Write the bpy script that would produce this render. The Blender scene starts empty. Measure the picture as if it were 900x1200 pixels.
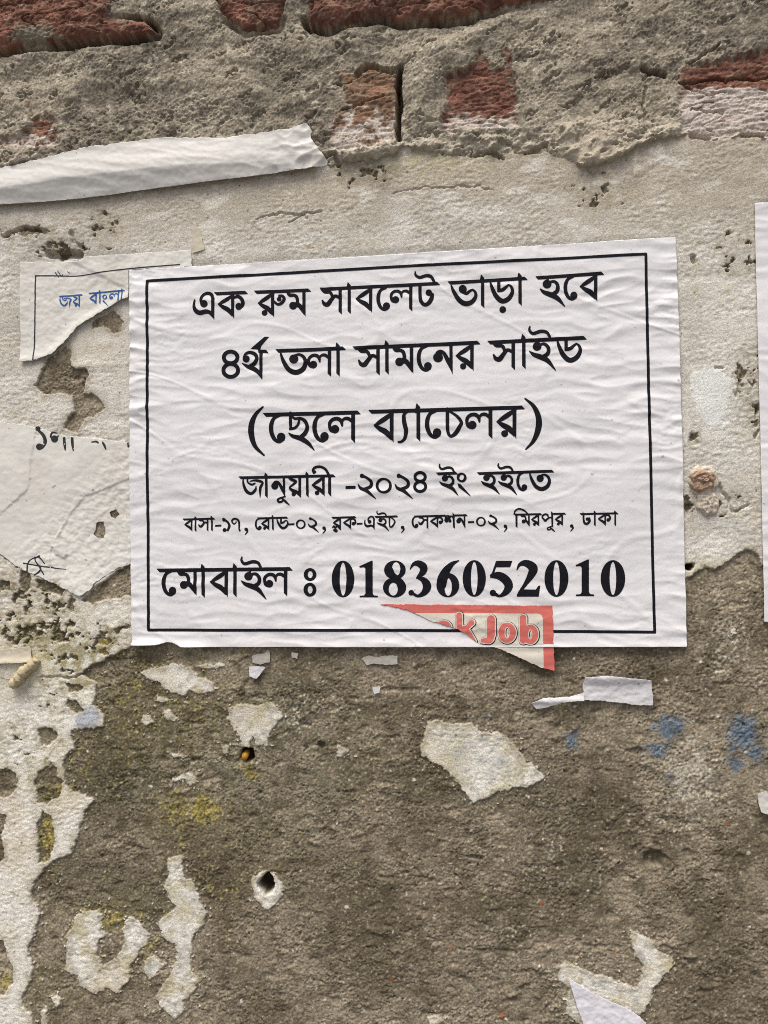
import bpy, math, random
import numpy as np

C = bpy.context.scene.collection
R_ = math.radians
Z0 = 1500.0            # height (mm) of the notice's centre above the pavement

# ------------------------------------------------------------------ camera
# pose solved from the A4 notice on the wall; wall plane is y = 0, x right, z up (mm here, metres in Blender)
FPX = 900.0
RV = np.array([-0.0276, 0.1273, -0.0165]); TV = np.array([5.3645, -33.9722, 414.7269])
def rod(r):
    t = np.linalg.norm(r); k = r / t
    K = np.array([[0, -k[2], k[1]], [k[2], 0, -k[0]], [-k[1], k[0], 0]])
    return np.eye(3) + math.sin(t) * K + (1 - math.cos(t)) * K @ K
RM = rod(RV)
Hm = np.array([[FPX, 0, 450.], [0, FPX, 600.], [0, 0, 1]]) @ np.c_[RM[:, 0], RM[:, 1], TV]
Hi = np.linalg.inv(Hm)
def to_wall(u, v):      # photo pixel -> point on the wall (mm)
    w = Hi[2, 0] * u + Hi[2, 1] * v + Hi[2, 2]
    return (Hi[0, 0] * u + Hi[0, 1] * v + Hi[0, 2]) / w, -(Hi[1, 0] * u + Hi[1, 1] * v + Hi[1, 2]) / w
def to_px(X, Z):
    w = Hm[2, 0] * X - Hm[2, 1] * Z + Hm[2, 2]
    return (Hm[0, 0] * X - Hm[0, 1] * Z + Hm[0, 2]) / w, (Hm[1, 0] * X - Hm[1, 1] * Z + Hm[1, 2]) / w

import mathutils
cd = bpy.data.cameras.new('camera'); cam = bpy.data.objects.new('camera', cd); C.objects.link(cam)
cd.sensor_fit = 'HORIZONTAL'; cd.sensor_width = 36; cd.lens = 36 * FPX / 900
cd.clip_start = 0.01; cd.clip_end = 100
cc = -RM.T @ TV
wv = lambda a: mathutils.Vector((a[0], a[2], -a[1]))
rt, up, bk = wv(RM[0]), -wv(RM[1]), -wv(RM[2])
M = mathutils.Matrix(((rt.x, up.x, bk.x, cc[0] / 1000), (rt.y, up.y, bk.y, cc[2] / 1000),
                      (rt.z, up.z, bk.z, (Z0 - cc[1]) / 1000), (0, 0, 0, 1)))
cam.matrix_world = M
bpy.context.scene.camera = cam

# ------------------------------------------------------------------ light: overcast sky, broad soft sun from above
SUN_EL, SUN_AZ = 67.0, 18.0           # azimuth measured from straight in front of the wall, + = from the left
w = bpy.data.worlds.new('World'); bpy.context.scene.world = w; w.use_nodes = True
nt = w.node_tree; bgn = nt.nodes['Background']
sky = nt.nodes.new('ShaderNodeTexSky'); sky.sky_type = 'NISHITA'; sky.sun_disc = False
sky.sun_elevation = R_(SUN_EL); sky.sun_rotation = R_(180 + SUN_AZ)
sky.air_density = 1.0; sky.dust_density = 6.0; sky.ozone_density = 1.0
nt.links.new(sky.outputs[0], bgn.inputs[0]); bgn.inputs[1].default_value = 0.098
sl = bpy.data.lights.new('sun', 'SUN'); sl.energy = 2.15; sl.angle = R_(28); sl.color = (1.0, 0.96, 0.90)
so = bpy.data.objects.new('sun', sl); C.objects.link(so)
sd_ = mathutils.Vector((-math.sin(R_(SUN_AZ)) * math.cos(R_(SUN_EL)), -math.cos(R_(SUN_AZ)) * math.cos(R_(SUN_EL)), math.sin(R_(SUN_EL))))
so.rotation_euler = sd_.to_track_quat('Z', 'Y').to_euler(); so.location = (0, -3, 4)
vs = bpy.context.scene.view_settings
vs.view_transform = 'Standard'; vs.look = 'None'; vs.gamma = 1; vs.use_curve_mapping = False
vs.exposure = 0.45
cy = bpy.context.scene.cycles; cy.use_denoising = False; cy.filter_width = 1.0; cy.use_adaptive_sampling = False; cy.max_bounces = 4

# ------------------------------------------------------------------ helpers
def lin(r, g, b):
    f = lambda c: c / 12.92 if c <= 0.04045 else ((c + 0.055) / 1.055) ** 2.4
    return np.array([f(r / 255), f(g / 255), f(b / 255)])
_rng = np.random.RandomState(7)
_perm = np.concatenate([_rng.permutation(256)] * 3).astype(np.int32)
_ang = _rng.rand(256) * 2 * np.pi
_gx, _gy = np.cos(_ang).astype(np.float32), np.sin(_ang).astype(np.float32)
def pn(x, y, s=0):      # gradient noise, about -0.7..0.7
    x = np.asarray(x, np.float32) + s * 37.17; y = np.asarray(y, np.float32) + s * 91.73
    xf, yf = np.floor(x), np.floor(y); xi = xf.astype(np.int32) & 255; yi = yf.astype(np.int32) & 255
    x = x - xf; y = y - yf
    a = _perm[xi]; b = _perm[xi + 1]
    def g(h, dx, dy): return _gx[h] * dx + _gy[h] * dy
    n00 = g(_perm[a + yi], x, y); n10 = g(_perm[b + yi], x - 1, y)
    n01 = g(_perm[a + yi + 1], x, y - 1); n11 = g(_perm[b + yi + 1], x - 1, y - 1)
    u = x * x * x * (x * (x * 6 - 15) + 10); v = y * y * y * (y * (y * 6 - 15) + 10)
    n0 = n00 + u * (n10 - n00); n1 = n01 + u * (n11 - n01)
    return n0 + v * (n1 - n0)
def fbm(x, y, s=0, o=4, g=0.5):
    r = 0; a = 1.0
    for k in range(o): r = r + a * pn(x * 2 ** k, y * 2 ** k, s + k * 3.3); a *= g
    return r
def sst(a, b, x):
    t = np.clip((x - a) / (b - a), 0, 1); return t * t * (3 - 2 * t)
def sdpoly(u, v, P):    # signed distance to a closed polygon, negative inside
    P = np.asarray(P, np.float64); n = len(P)
    d = np.full(u.shape, 1e12); ins = np.zeros(u.shape, bool)
    for i in range(n):
        a = P[i]; b = P[(i + 1) % n]; ex, ey = b - a
        wx = u - a[0]; wy = v - a[1]
        t = np.clip((wx * ex + wy * ey) / (ex * ex + ey * ey + 1e-12), 0, 1)
        d = np.minimum(d, (wx - ex * t) ** 2 + (wy - ey * t) ** 2)
        c = (a[1] > v) != (b[1] > v)
        if ey != 0: ins ^= c & (u < ex * (v - a[1]) / ey + a[0])
    return np.where(ins, -1, 1) * np.sqrt(d)
def sdline(u, v, P):    # distance to an open polyline
    d = np.full(u.shape, 1e12)
    for (ax, ay), (bx, by) in zip(P[:-1], P[1:]):
        ex, ey = bx - ax, by - ay; wx = u - ax; wy = v - ay
        t = np.clip((wx * ex + wy * ey) / (ex * ex + ey * ey + 1e-12), 0, 1)
        d = np.minimum(d, (wx - ex * t) ** 2 + (wy - ey * t) ** 2)
    return np.sqrt(d)
def spline(pts, n=7):
    P = np.array(pts, float)
    if len(P) < 3: return np.array([P[0] + (P[-1] - P[0]) * k / n for k in range(n + 1)]) if len(P) == 2 else P
    Q = np.vstack([2 * P[0] - P[1], P, 2 * P[-1] - P[-2]]); out = []
    for i in range(1, len(Q) - 2):
        p0, p1, p2, p3 = Q[i - 1], Q[i], Q[i + 1], Q[i + 2]
        for k in range(n):
            t = k / n
            out.append(0.5 * (2 * p1 + (p2 - p0) * t + (2 * p0 - 5 * p1 + 4 * p2 - p3) * t * t + (3 * p1 - p0 - 3 * p2 + p3) * t ** 3))
    out.append(P[-1]); return np.array(out)

def link(name, me, mat=None, parent=None):
    o = bpy.data.objects.new(name, me); C.objects.link(o)
    if mat: me.materials.append(mat)
    if parent: o.parent = parent
    return o
def tag(o, label=None, cat=None, group=None, kind=None):
    if label: o['label'] = label
    if cat: o['category'] = cat
    if group: o['group'] = group
    if kind: o['kind'] = kind
    return o
def empty(name, loc, label, cat, group=None):
    o = bpy.data.objects.new(name, None); C.objects.link(o); o.location = loc; o.empty_display_size = 0.02
    return tag(o, label, cat, group)
def mesh_from(name, co, faces, smooth=True):
    me = bpy.data.meshes.new(name)
    if isinstance(faces, np.ndarray):       # all quads
        me.vertices.add(len(co)); me.vertices.foreach_set('co', np.ascontiguousarray(co, np.float32).ravel())
        n = len(faces); me.loops.add(n * 4); me.loops.foreach_set('vertex_index', faces.astype(np.int32).ravel())
        me.polygons.add(n); me.polygons.foreach_set('loop_start', np.arange(0, n * 4, 4, dtype=np.int32))
        me.polygons.foreach_set('loop_total', np.full(n, 4, np.int32)); me.update(calc_edges=True)
    else:
        me.from_pydata([tuple(c) for c in co], [], faces); me.update()
    if smooth: me.polygons.foreach_set('use_smooth', np.ones(len(me.polygons), bool))
    return me

# marching squares on a signed-distance grid: crisp outlines, dense interior that can follow a crumpled sheet
def march(f, us, vs_):
    ny, nx = f.shape; ins = f < 0
    c = ins[:-1, :-1] & ins[:-1, 1:] & ins[1:, 1:] & ins[1:, :-1]
    anyc = ins[:-1, :-1] | ins[:-1, 1:] | ins[1:, 1:] | ins[1:, :-1]
    verts = []; idx = {}; faces = []
    used = np.zeros_like(ins); jj, ii = np.nonzero(anyc)
    for dj, di in ((0, 0), (0, 1), (1, 1), (1, 0)): used[jj + dj, ii + di] = True
    used &= ins
    ids = np.full(f.shape, -1, np.int64); uj, ui = np.nonzero(used); ids[uj, ui] = np.arange(len(uj))
    U = list(us[ui]); Vv = list(vs_[uj])
    fj, fi = np.nonzero(c)
    quads = np.stack([ids[fj, fi], ids[fj + 1, fi], ids[fj + 1, fi + 1], ids[fj, fi + 1]], 1)
    faces = quads.tolist()
    mj, mi = np.nonzero(anyc & ~c)
    for j, i in zip(mj.tolist(), mi.tolist()):
        cs = ((j, i), (j + 1, i), (j + 1, i + 1), (j, i + 1)); poly = []
        for k in range(4):
            a, b = cs[k], cs[(k + 1) % 4]
            if ins[a]: poly.append(int(ids[a]))
            if ins[a] != ins[b]:
                key = (a, b) if a < b else (b, a)
                q = idx.get(key)
                if q is None:
                    p, r = key; t = f[p] / (f[p] - f[r]); t = min(max(t, 0.02), 0.98)
                    q = len(U); idx[key] = q
                    U.append(us[p[1]] + (us[r[1]] - us[p[1]]) * t); Vv.append(vs_[p[0]] + (vs_[r[0]] - vs_[p[0]]) * t)
                poly.append(q)
        if len(poly) >= 3: faces.append(poly)
    return np.array(U), np.array(Vv), faces
def sheet_mesh(name, sdf, box, cell, hfun, origin):
    us = np.arange(box[0], box[2] + cell, cell); vs_ = np.arange(box[1], box[3] + cell, cell)
    G, Hh = np.meshgrid(us, vs_)
    u, v, f = march(sdf(G, Hh), us, vs_)
    X, Z = to_wall(u, v); h = hfun(u, v, X, Z)
    co = np.c_[X / 1000 - origin[0], -h / 1000 - origin[1], (Z + Z0) / 1000 - origin[2]]
    return mesh_from(name, co, f), u, v

# ------------------------------------------------------------------ materials
def new_mat(name):
    m = bpy.data.materials.new(name); m.use_nodes = True
    n = m.node_tree; return m, n.nodes, n.links, n.nodes['Principled BSDF']
def wall_mat():
    m, N, L, b = new_mat('weathered_wall')
    at = N.new('ShaderNodeAttribute'); at.attribute_name = 'tone'
    tc = N.new('ShaderNodeTexCoord')
    n1 = N.new('ShaderNodeTexNoise'); n1.inputs['Scale'].default_value = 1100; n1.inputs['Detail'].default_value = 3; n1.inputs['Roughness'].default_value = 0.75
    r1 = N.new('ShaderNodeMapRange'); r1.inputs[1].default_value = 0.25; r1.inputs[2].default_value = 0.75; r1.inputs[3].default_value = 0.62; r1.inputs[4].default_value = 1.38
    mx = N.new('ShaderNodeMix'); mx.data_type = 'RGBA'; mx.blend_type = 'MULTIPLY'; mx.inputs[0].default_value = 1
    L.new(tc.outputs['Object'], n1.inputs['Vector']); L.new(n1.outputs[0], r1.inputs[0])
    L.new(at.outputs['Color'], mx.inputs[6]); L.new(r1.outputs[0], mx.inputs[7]); L.new(mx.outputs[2], b.inputs['Base Color'])
    b.inputs['Roughness'].default_value = 0.95; b.inputs['Specular IOR Level'].default_value = 0.15
    bp = N.new('ShaderNodeBump'); bp.inputs['Strength'].default_value = 0.8; bp.inputs['Distance'].default_value = 0.0004
    L.new(n1.outputs[0], bp.inputs['Height']); L.new(bp.outputs[0], b.inputs['Normal'])
    return m
def paper_mat(name, col, stain=(0.55, 0.50, 0.40), amt=0.15, rough=0.55, sc=28):
    m, N, L, b = new_mat(name)
    tc = N.new('ShaderNodeTexCoord')
    n1 = N.new('ShaderNodeTexNoise'); n1.inputs['Scale'].default_value = sc; n1.inputs['Detail'].default_value = 8; n1.inputs['Roughness'].default_value = 0.65
    r1 = N.new('ShaderNodeMapRange'); r1.inputs[1].default_value = 0.5; r1.inputs[2].default_value = 0.8; r1.inputs[3].default_value = 0; r1.inputs[4].default_value = amt
    mx = N.new('ShaderNodeMix'); mx.data_type = 'RGBA'; mx.inputs[6].default_value = (*col, 1); mx.inputs[7].default_value = (*stain, 1)
    L.new(tc.outputs['Object'], n1.inputs['Vector']); L.new(n1.outputs[0], r1.inputs[0]); L.new(r1.outputs[0], mx.inputs[0])
    # specks of dirt
    n3 = N.new('ShaderNodeTexNoise'); n3.inputs['Scale'].default_value = 420; n3.inputs['Detail'].default_value = 1
    r3 = N.new('ShaderNodeMapRange'); r3.inputs[1].default_value = 0.74; r3.inputs[2].default_value = 0.80; r3.inputs[3].default_value = 0; r3.inputs[4].default_value = min(0.6, amt * 3)
    m3 = N.new('ShaderNodeMix'); m3.data_type = 'RGBA'; m3.inputs[7].default_value = (0.16, 0.13, 0.10, 1)
    L.new(tc.outputs['Object'], n3.inputs['Vector']); L.new(n3.outputs[0], r3.inputs[0]); L.new(r3.outputs[0], m3.inputs[0])
    L.new(mx.outputs[2], m3.inputs[6]); L.new(m3.outputs[2], b.inputs['Base Color'])
    n2 = N.new('ShaderNodeTexNoise'); n2.inputs['Scale'].default_value = 350; n2.inputs['Detail'].default_value = 5
    bp = N.new('ShaderNodeBump'); bp.inputs['Strength'].default_value = 0.25; bp.inputs['Distance'].default_value = 0.0004
    L.new(tc.outputs['Object'], n2.inputs['Vector']); L.new(n2.outputs[0], bp.inputs['Height']); L.new(bp.outputs[0], b.inputs['Normal'])
    b.inputs['Roughness'].default_value = rough; b.inputs['Specular IOR Level'].default_value = 0.35
    return m
def flat_mat(name, col, rough=0.5, var=0.12, scale=500):
    m, N, L, b = new_mat(name)
    tc = N.new('ShaderNodeTexCoord'); n1 = N.new('ShaderNodeTexNoise'); n1.inputs['Scale'].default_value = scale; n1.inputs['Detail'].default_value = 3
    r1 = N.new('ShaderNodeMapRange'); r1.inputs[1].default_value = 0.3; r1.inputs[2].default_value = 0.7; r1.inputs[3].default_value = 1 - var; r1.inputs[4].default_value = 1 + var
    mx = N.new('ShaderNodeMix'); mx.data_type = 'RGBA'; mx.blend_type = 'MULTIPLY'; mx.inputs[0].default_value = 1; mx.inputs[6].default_value = (*col, 1)
    L.new(tc.outputs['Object'], n1.inputs['Vector']); L.new(n1.outputs[0], r1.inputs[0]); L.new(r1.outputs[0], mx.inputs[7]); L.new(mx.outputs[2], b.inputs['Base Color'])
    b.inputs['Roughness'].default_value = rough; b.inputs['Specular IOR Level'].default_value = 0.2
    return m
MW = wall_mat()
M_POSTER = paper_mat('notice_paper', (0.755, 0.748, 0.755), amt=0.16)
M_OLD = paper_mat('old_paper', (0.68, 0.67, 0.615), stain=(0.50, 0.41, 0.30), amt=0.6, rough=0.7, sc=14)
M_STRIP = paper_mat('strip_paper', (0.60, 0.59, 0.555), amt=0.25)
M_SCRAP = paper_mat('scrap_paper', (0.65, 0.64, 0.65), amt=0.2)
M_INK = flat_mat('black_ink', (0.006, 0.006, 0.010), 0.85)
M_FADED = flat_mat('worn_ink', (0.03, 0.03, 0.035), 0.6, 0.3)
M_BLUE = flat_mat('blue_ink', (0.03, 0.10, 0.30), 0.5)

# ------------------------------------------------------------------ the wall: traced outlines (photo pixels of the wall plane)
LIP = np.array([(-900, 215), (-60, 205), (0, 200), (80, 187), (200, 178), (330, 186), (388, 194), (440, 190), (462, 184), (472, 174), (520, 183), (560, 186),
                (600, 181), (640, 179), (660, 187), (680, 196), (700, 196), (722, 188), (742, 176), (760, 166), (800, 161), (830, 166), (870, 161), (900, 163), (1100, 160), (1900, 150)], float)
COAT_LOW = [(1900, 610), (1100, 640), (960, 640), (905, 655), (893, 664), (885, 646), (872, 644), (862, 650), (850, 659), (838, 668), (826, 664), (815, 672), (803, 678), (770, 700), (600, 735),
            (300, 742), (175, 752), (155, 758), (135, 766), (120, 774), (105, 781), (97, 790), (82, 793), (50, 793), (0, 795), (-900, 800)]
COAT2 = [(-900, 785), (60, 785), (100, 792), (112, 800), (113, 815), (110, 826), (122, 838), (121, 851), (85, 855), (82, 862), (90, 877), (78, 885), (75, 897),
         (75, 912), (85, 929), (100, 930), (110, 939), (100, 950), (93, 970), (88, 990), (82, 1002), (67, 1006), (52, 1018), (38, 1035), (39, 1052), (46, 1072), (38, 1101), (32, 1111), (38, 1136), (36, 1150), (27, 1165),
         (26, 1179), (38, 1185), (38, 1200), (40, 1260), (20, 1330), (-200, 1400), (-900, 1420)]
HOLES = [[(107, 608), (125, 606), (128, 634), (104, 634)], [(127, 596), (142, 594), (144, 608), (127, 610)],[(0, 902), (10, 900), (20, 907), (20, 925), (10, 936), (0, 935), (-8, 920)], [(45, 855), (55, 852), (66, 856), (68, 865), (60, 873), (48, 873)],
         [(62, 893), (68, 900), (66, 910), (74, 915), (72, 930), (55, 944), (44, 940), (40, 922), (45, 905)], [(43, 965), (50, 950), (60, 955), (64, 985), (58, 1010), (45, 1010)],
         [(-6, 950), (7, 955), (3, 985), (5, 1005), (-6, 1015)], [(-8, 1100), (5, 1102), (14, 1130), (16, 1150), (5, 1167), (-8, 1165)],
         [(107, 377), (133, 363), (145, 377), (143, 387), (132, 391), (123, 383), (107, 384)],
         [(55, 420), (77, 405), (83, 413), (85, 430), (103, 433), (103, 447), (97, 462), (108, 460), (125, 477), (120, 483), (100, 493), (92, 507), (75, 503), (78, 490), (88, 482), (87, 463), (70, 460), (50, 462), (38, 453), (50, 438)],
         [(97, 703), (110, 690), (130, 675), (158, 655), (158, 698), (130, 702), (110, 708)], [(26, 668), (36, 672), (38, 690), (30, 694), (25, 684)], [(45, 680), (60, 680), (76, 690), (74, 697), (55, 694), (46, 688)],
         [(0, 682), (12, 681), (14, 690), (0, 694)], [(78, 1), (78, 2), (79, 2)], [(77, 800), (90, 800), (98, 804), (92, 810), (80, 810)], [(80, 820), (92, 824), (98, 832), (88, 836), (80, 830)]]
FLAKES = [
 [(267, 828), (280, 825), (300, 826), (310, 822), (323, 825), (333, 838), (320, 852), (315, 860), (313, 874), (301, 873), (297, 862), (292, 876), (285, 877), (281, 863), (267, 843)],
 [(500, 845), (519, 844), (526, 850), (552, 846), (560, 856), (584, 857), (605, 872), (617, 894), (624, 893), (637, 910), (619, 921), (591, 924), (570, 933), (554, 941), (545, 928), (533, 914), (519, 898), (505, 892), (493, 885), (496, 865)],
 [(87, 1075), (98, 1069), (116, 1066), (120, 1075), (117, 1090), (127, 1095), (116, 1101), (113, 1121), (121, 1133), (136, 1124), (145, 1107), (143, 1090), (150, 1074), (162, 1079), (173, 1095), (173, 1105), (162, 1116), (158, 1127), (153, 1130), (152, 1147), (136, 1165), (124, 1159), (113, 1165), (92, 1156), (90, 1145), (76, 1136), (78, 1116), (78, 1095), (85, 1090)],
 [(196, 1007), (214, 1001), (215, 1026), (225, 1029), (241, 1069), (240, 1084), (228, 1095), (224, 1107), (224, 1139), (233, 1147), (231, 1159), (215, 1173), (214, 1185), (205, 1196), (196, 1188), (185, 1179), (183, 1168), (196, 1145), (208, 1127), (205, 1107), (188, 1098), (185, 1078), (205, 1064), (198, 1052), (191, 1037), (198, 1023)],
 [(171, 1122), (180, 1121), (193, 1131), (184, 1141), (176, 1149), (169, 1142)], [(59, 1168), (66, 1167), (72, 1173), (66, 1180), (60, 1176)],
 [(163, 787), (180, 783), (203, 777), (217, 780), (233, 788), (233, 793), (250, 800), (250, 810), (233, 813), (223, 808), (217, 815), (200, 812), (187, 800), (173, 795)],
 [(185, 815), (196, 818), (196, 823), (186, 822)], [(192, 833), (199, 832), (208, 840), (203, 845), (193, 841)], [(168, 840), (175, 838), (180, 845), (172, 850), (168, 848)], [(202, 884), (213, 882), (215, 887), (204, 889)],
 [(202, 911), (217, 908), (222, 906), (230, 911), (230, 918), (222, 921), (216, 914), (203, 914)], [(259, 874), (268, 873), (268, 883), (262, 886)], [(394, 875), (400, 874), (410, 880), (400, 887), (395, 886)],
 [(295, 1030), (306, 1020), (322, 1024), (331, 1034), (332, 1050), (315, 1067), (300, 1057), (296, 1044)],
 [(656, 1132), (662, 1129), (676, 1130), (693, 1141), (716, 1146), (724, 1152), (744, 1157), (751, 1148), (753, 1132), (746, 1123), (740, 1103), (740, 1092), (749, 1091), (753, 1097), (764, 1102), (771, 1113), (788, 1122), (788, 1134), (778, 1143), (767, 1157), (762, 1177), (756, 1186), (745, 1190), (760, 1215), (690, 1215), (664, 1188), (664, 1174), (667, 1157), (654, 1144)],
 [(230, 780), (262, 776), (264, 780), (240, 784)], [(853, 737), (862, 735), (864, 742), (857, 747)], [(48, 1186), (54, 1182), (57, 1205), (50, 1206)], [(500, 1192), (512, 1190), (520, 1196), (506, 1206)],
]
BRICKS = [  # (outline, colour, proud mm)
 ([(-260, -110), (135, -110), (130, 0), (134, 10), (130, 24), (150, 25), (172, 28), (185, 42), (150, 47), (90, 51), (40, 56), (0, 62), (-260, 78)], (122, 82, 69), 6.0),
 ([(253, -110), (337, -110), (337, 0), (332, 20), (327, 35), (290, 41), (262, 20), (253, 0)], (116, 80, 69), 4.5),
 ([(362, -110), (362, 30), (385, 36), (420, 28), (445, 22), (470, 30), (500, 28), (540, 24), (580, 15), (600, 8), (660, 4), (700, -5), (700, -110)], (116, 80, 69), 6.0),
 ([(522, 90), (550, 82), (562, 62), (572, 75), (580, 85), (589, 82), (590, 57), (595, 57), (600, 85), (605, 107), (607, 150), (516, 154), (517, 140), (525, 125)], (122, 82, 70), 2.0),
 ([(796, 85), (815, 78), (855, 70), (900, 59), (960, 50), (1080, 48), (1080, 165), (880, 163), (865, 158), (855, 163), (828, 166), (797, 158), (796, 100)], (126, 84, 71), 2.0),
 ([(397, 88), (415, 86), (432, 78), (450, 83), (465, 90), (465, 165), (440, 176), (395, 180), (388, 165), (391, 140), (407, 130), (405, 108)], (148, 122, 98), 3.5),
 ([(35, 122), (41, 140), (56, 137), (69, 145), (70, 170), (48, 175), (2, 172), (2, 162), (25, 162), (37, 150)], (132, 98, 80), 2.0),
]

def axis(lo, hi, step, far_lo, far_hi, g=1.18):
    a = list(np.arange(lo, hi + step / 2, step)); s = step; x = lo; left = []
    while x > far_lo:
        s = min(s * g, 60); x -= s; left.append(x)
    s = step; x = hi; right = []
    while x < far_hi:
        s = min(s * g, 60); x += s; right.append(x)
    return np.array(left[::-1] + a + right)
xs = axis(-230, 214, 0.45, -1700, 1700, 1.06); zs = axis(-314, 270, 0.45, -1500, 1300, 1.06)
X, Z = np.meshgrid(xs, zs); U, V = to_px(X, Z)
U = U.astype(np.float64); V = V.astype(np.float64)
Xf, Zf = X.astype(np.float32), Z.astype(np.float32)

def low(X, Z):          # slow undulation of the whole wall, shared by everything stuck on it
    return 1.6 * fbm(X / 130, Z / 130, 1, 2) + 0.7 * pn(X / 45, Z / 45, 5)
LOW = low(Xf, Zf)
# ragged coordinates for torn and flaked outlines
ru = U + 3.2 * pn(U / 17, V / 17, 11) + 2.4 * pn(U / 6.5, V / 6.5, 12) + 1.3 * pn(U / 2.8, V / 2.8, 13)
rv = V + 3.2 * pn(U / 17, V / 17, 21) + 2.4 * pn(U / 6.5, V / 6.5, 22) + 1.3 * pn(U / 2.8, V / 2.8, 23)
def local_sd(P, pad=40, uu=None, vv=None):
    P = np.asarray(P, float); uu = ru if uu is None else uu; vv = rv if vv is None else vv
    m = (uu > P[:, 0].min() - pad) & (uu < P[:, 0].max() + pad) & (vv > P[:, 1].min() - pad) & (vv < P[:, 1].max() + pad)
    d = np.full(uu.shape, 1e3); d[m] = sdpoly(uu[m], vv[m], P); return d
lip = np.interp(ru, LIP[:, 0], LIP[:, 1]) + 2.5 * pn(U / 9, V * 0 + 3, 31)
upz = lip - rv                                  # > 0 : bricks and mortar above the plaster
cl = np.array(COAT_LOW)[::-1]
coat_sd = np.maximum(rv - np.interp(ru, cl[:, 0], cl[:, 1]), upz)          # crude distance, fine near edges
c2 = local_sd(COAT2)
layer2 = c2 < 0
hole_sd = np.full(U.shape, 1e3)
for h in HOLES: hole_sd = np.minimum(hole_sd, local_sd(h))
# crumbled speckle holes
spn = pn(U / 13, V / 13, 41) + 0.6 * pn(U / 5.5, V / 5.5, 42) + 0.3 * pn(U / 2.5, V / 2.5, 43)
spk = np.zeros(U.shape)
for (cx, cy, rx, ry, a) in [(30, 745, 28, 13, .8), (64, 735, 22, 18, .75), (62, 710, 24, 10, .7), (80, 770, 18, 13, .7), (120, 752, 18, 18, .75), (15, 722, 24, 10, .6), (35, 700, 30, 30, .45), (85, 742, 14, 16, .7), (150, 742, 8, 12, .7),
                            (860, 300, 22, 24, .3), (878, 440, 10, 30, .5), (808, 590, 7, 14, .8), (813, 512, 5, 10, .9), (868, 445, 8, 16, .6), (850, 590, 14, 12, .55), (886, 490, 8, 16, .7), (70, 292, 22, 10, .9), (30, 272, 26, 7, .9), (125, 268, 14, 18, .5),
                            (430, 205, 26, 14, .5), (700, 225, 30, 16, .42), (60, 640, 60, 30, .2), (25, 870, 50, 60, .08), (60, 815, 40, 30, .12), (115, 790, 14, 12, .45)]:
    spk = np.maximum(spk, a * np.exp(-(((U - cx) / rx) ** 2 + ((V - cy) / ry) ** 2)))
spec_sd = (0.62 - (spn * 1.0 + spk * 1.0)) * 9
spec_sd = np.where(spk > 0.06, spec_sd, 10)
main_sd = np.maximum(np.maximum(np.minimum(coat_sd, c2), -hole_sd), -spec_sd)
fl_id = np.full(U.shape, -1); fl_sd = np.full(U.shape, 1e3)
for k, f in enumerate(FLAKES):
    s = local_sd(f); fl_id[s < fl_sd] = k; fl_sd = np.minimum(fl_sd, s)
fl_sd = fl_sd + 2.2 * np.maximum(0, pn(U / 4.2, V / 3.6, 44) + .4 * pn(U / 2, V / 2, 45) - .12)
cr_n = pn(U / 4.6, V / 4.2, 46) + .45 * pn(U / 2.1, V / 2.1, 47); near = np.minimum(fl_sd, np.maximum(c2, -60)); crumb = (.40 - cr_n + .012 * np.clip(near, 0, 60)) * 8
keep = (near > .5) & (near < 26); fl_sd = np.where(keep & (crumb < fl_sd), crumb, fl_sd)
sd = np.minimum(main_sd, fl_sd)
coat = sst(0.8, -0.8, sd)
edge = np.exp(-(np.clip(-sd, 0, 99) / 5.0) ** 2) * coat

# sheltered area under the notices: smoother, so nothing pokes through the paper
cover = np.zeros(U.shape)
for P in ([(150, 310), (795, 276), (808, 762), (150, 762)], [(20, 300), (160, 295), (160, 425), (20, 428)], [(-60, 505), (160, 525), (160, 655), (96, 690), (-60, 630)], [(884, 240), (1480, 215), (1500, 735), (894, 728)]):
    cover = np.maximum(cover, sst(4, -8, local_sd(P, 30, U, V)))

# --- relief, mm towards the street
g0 = pn(Xf / 0.95, Zf / 0.9, 50); g1 = pn(Xf / 1.6, Zf / 1.5, 51); g2 = pn(Xf / 3.0, Zf / 2.7, 52)
wx, wz = Xf + 1.2 * g2, Zf + 1.2 * pn(Xf / 3.0, Zf / 3.0, 58)
grain = 0.50 * g0 + 0.58 * pn(wx / 1.6, wz / 1.5, 51) + 0.52 * pn(wx / 3.0, wz / 2.7, 52) + 0.34 * pn(Xf / 6, Zf / 5.4, 53) + 0.45 * pn(Xf / 14, Zf / 12, 54)
patchy = 0.38 + 0.72 * sst(-.3, .35, pn(Xf / 24, Zf / 18, 59) + .5 * pn(Xf / 9, Zf / 7, 60))
pits = -1.5 * sst(0.36, 0.60, pn(wx / 2.4, wz / 2.2, 55) + 0.30 * g1) * patchy
grn2 = 0.8 * np.abs(pn(wx / 1.3, wz / 1.3, 57))
cem = grain * patchy + pits + grn2 * (.4 + .6 * patchy) - 0.4 + 1.1 * sst(.1, .5, pn(Xf / 9 + .5 * g2, Zf / 5 + .5 * g2, 49)) * sst(-.1, .4, pn(Xf / 50, Zf / 40, 48)) - .8 * sst(.2, .5, pn(Xf / 8, Zf / 5, 47)); cem = cem * .85
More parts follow.
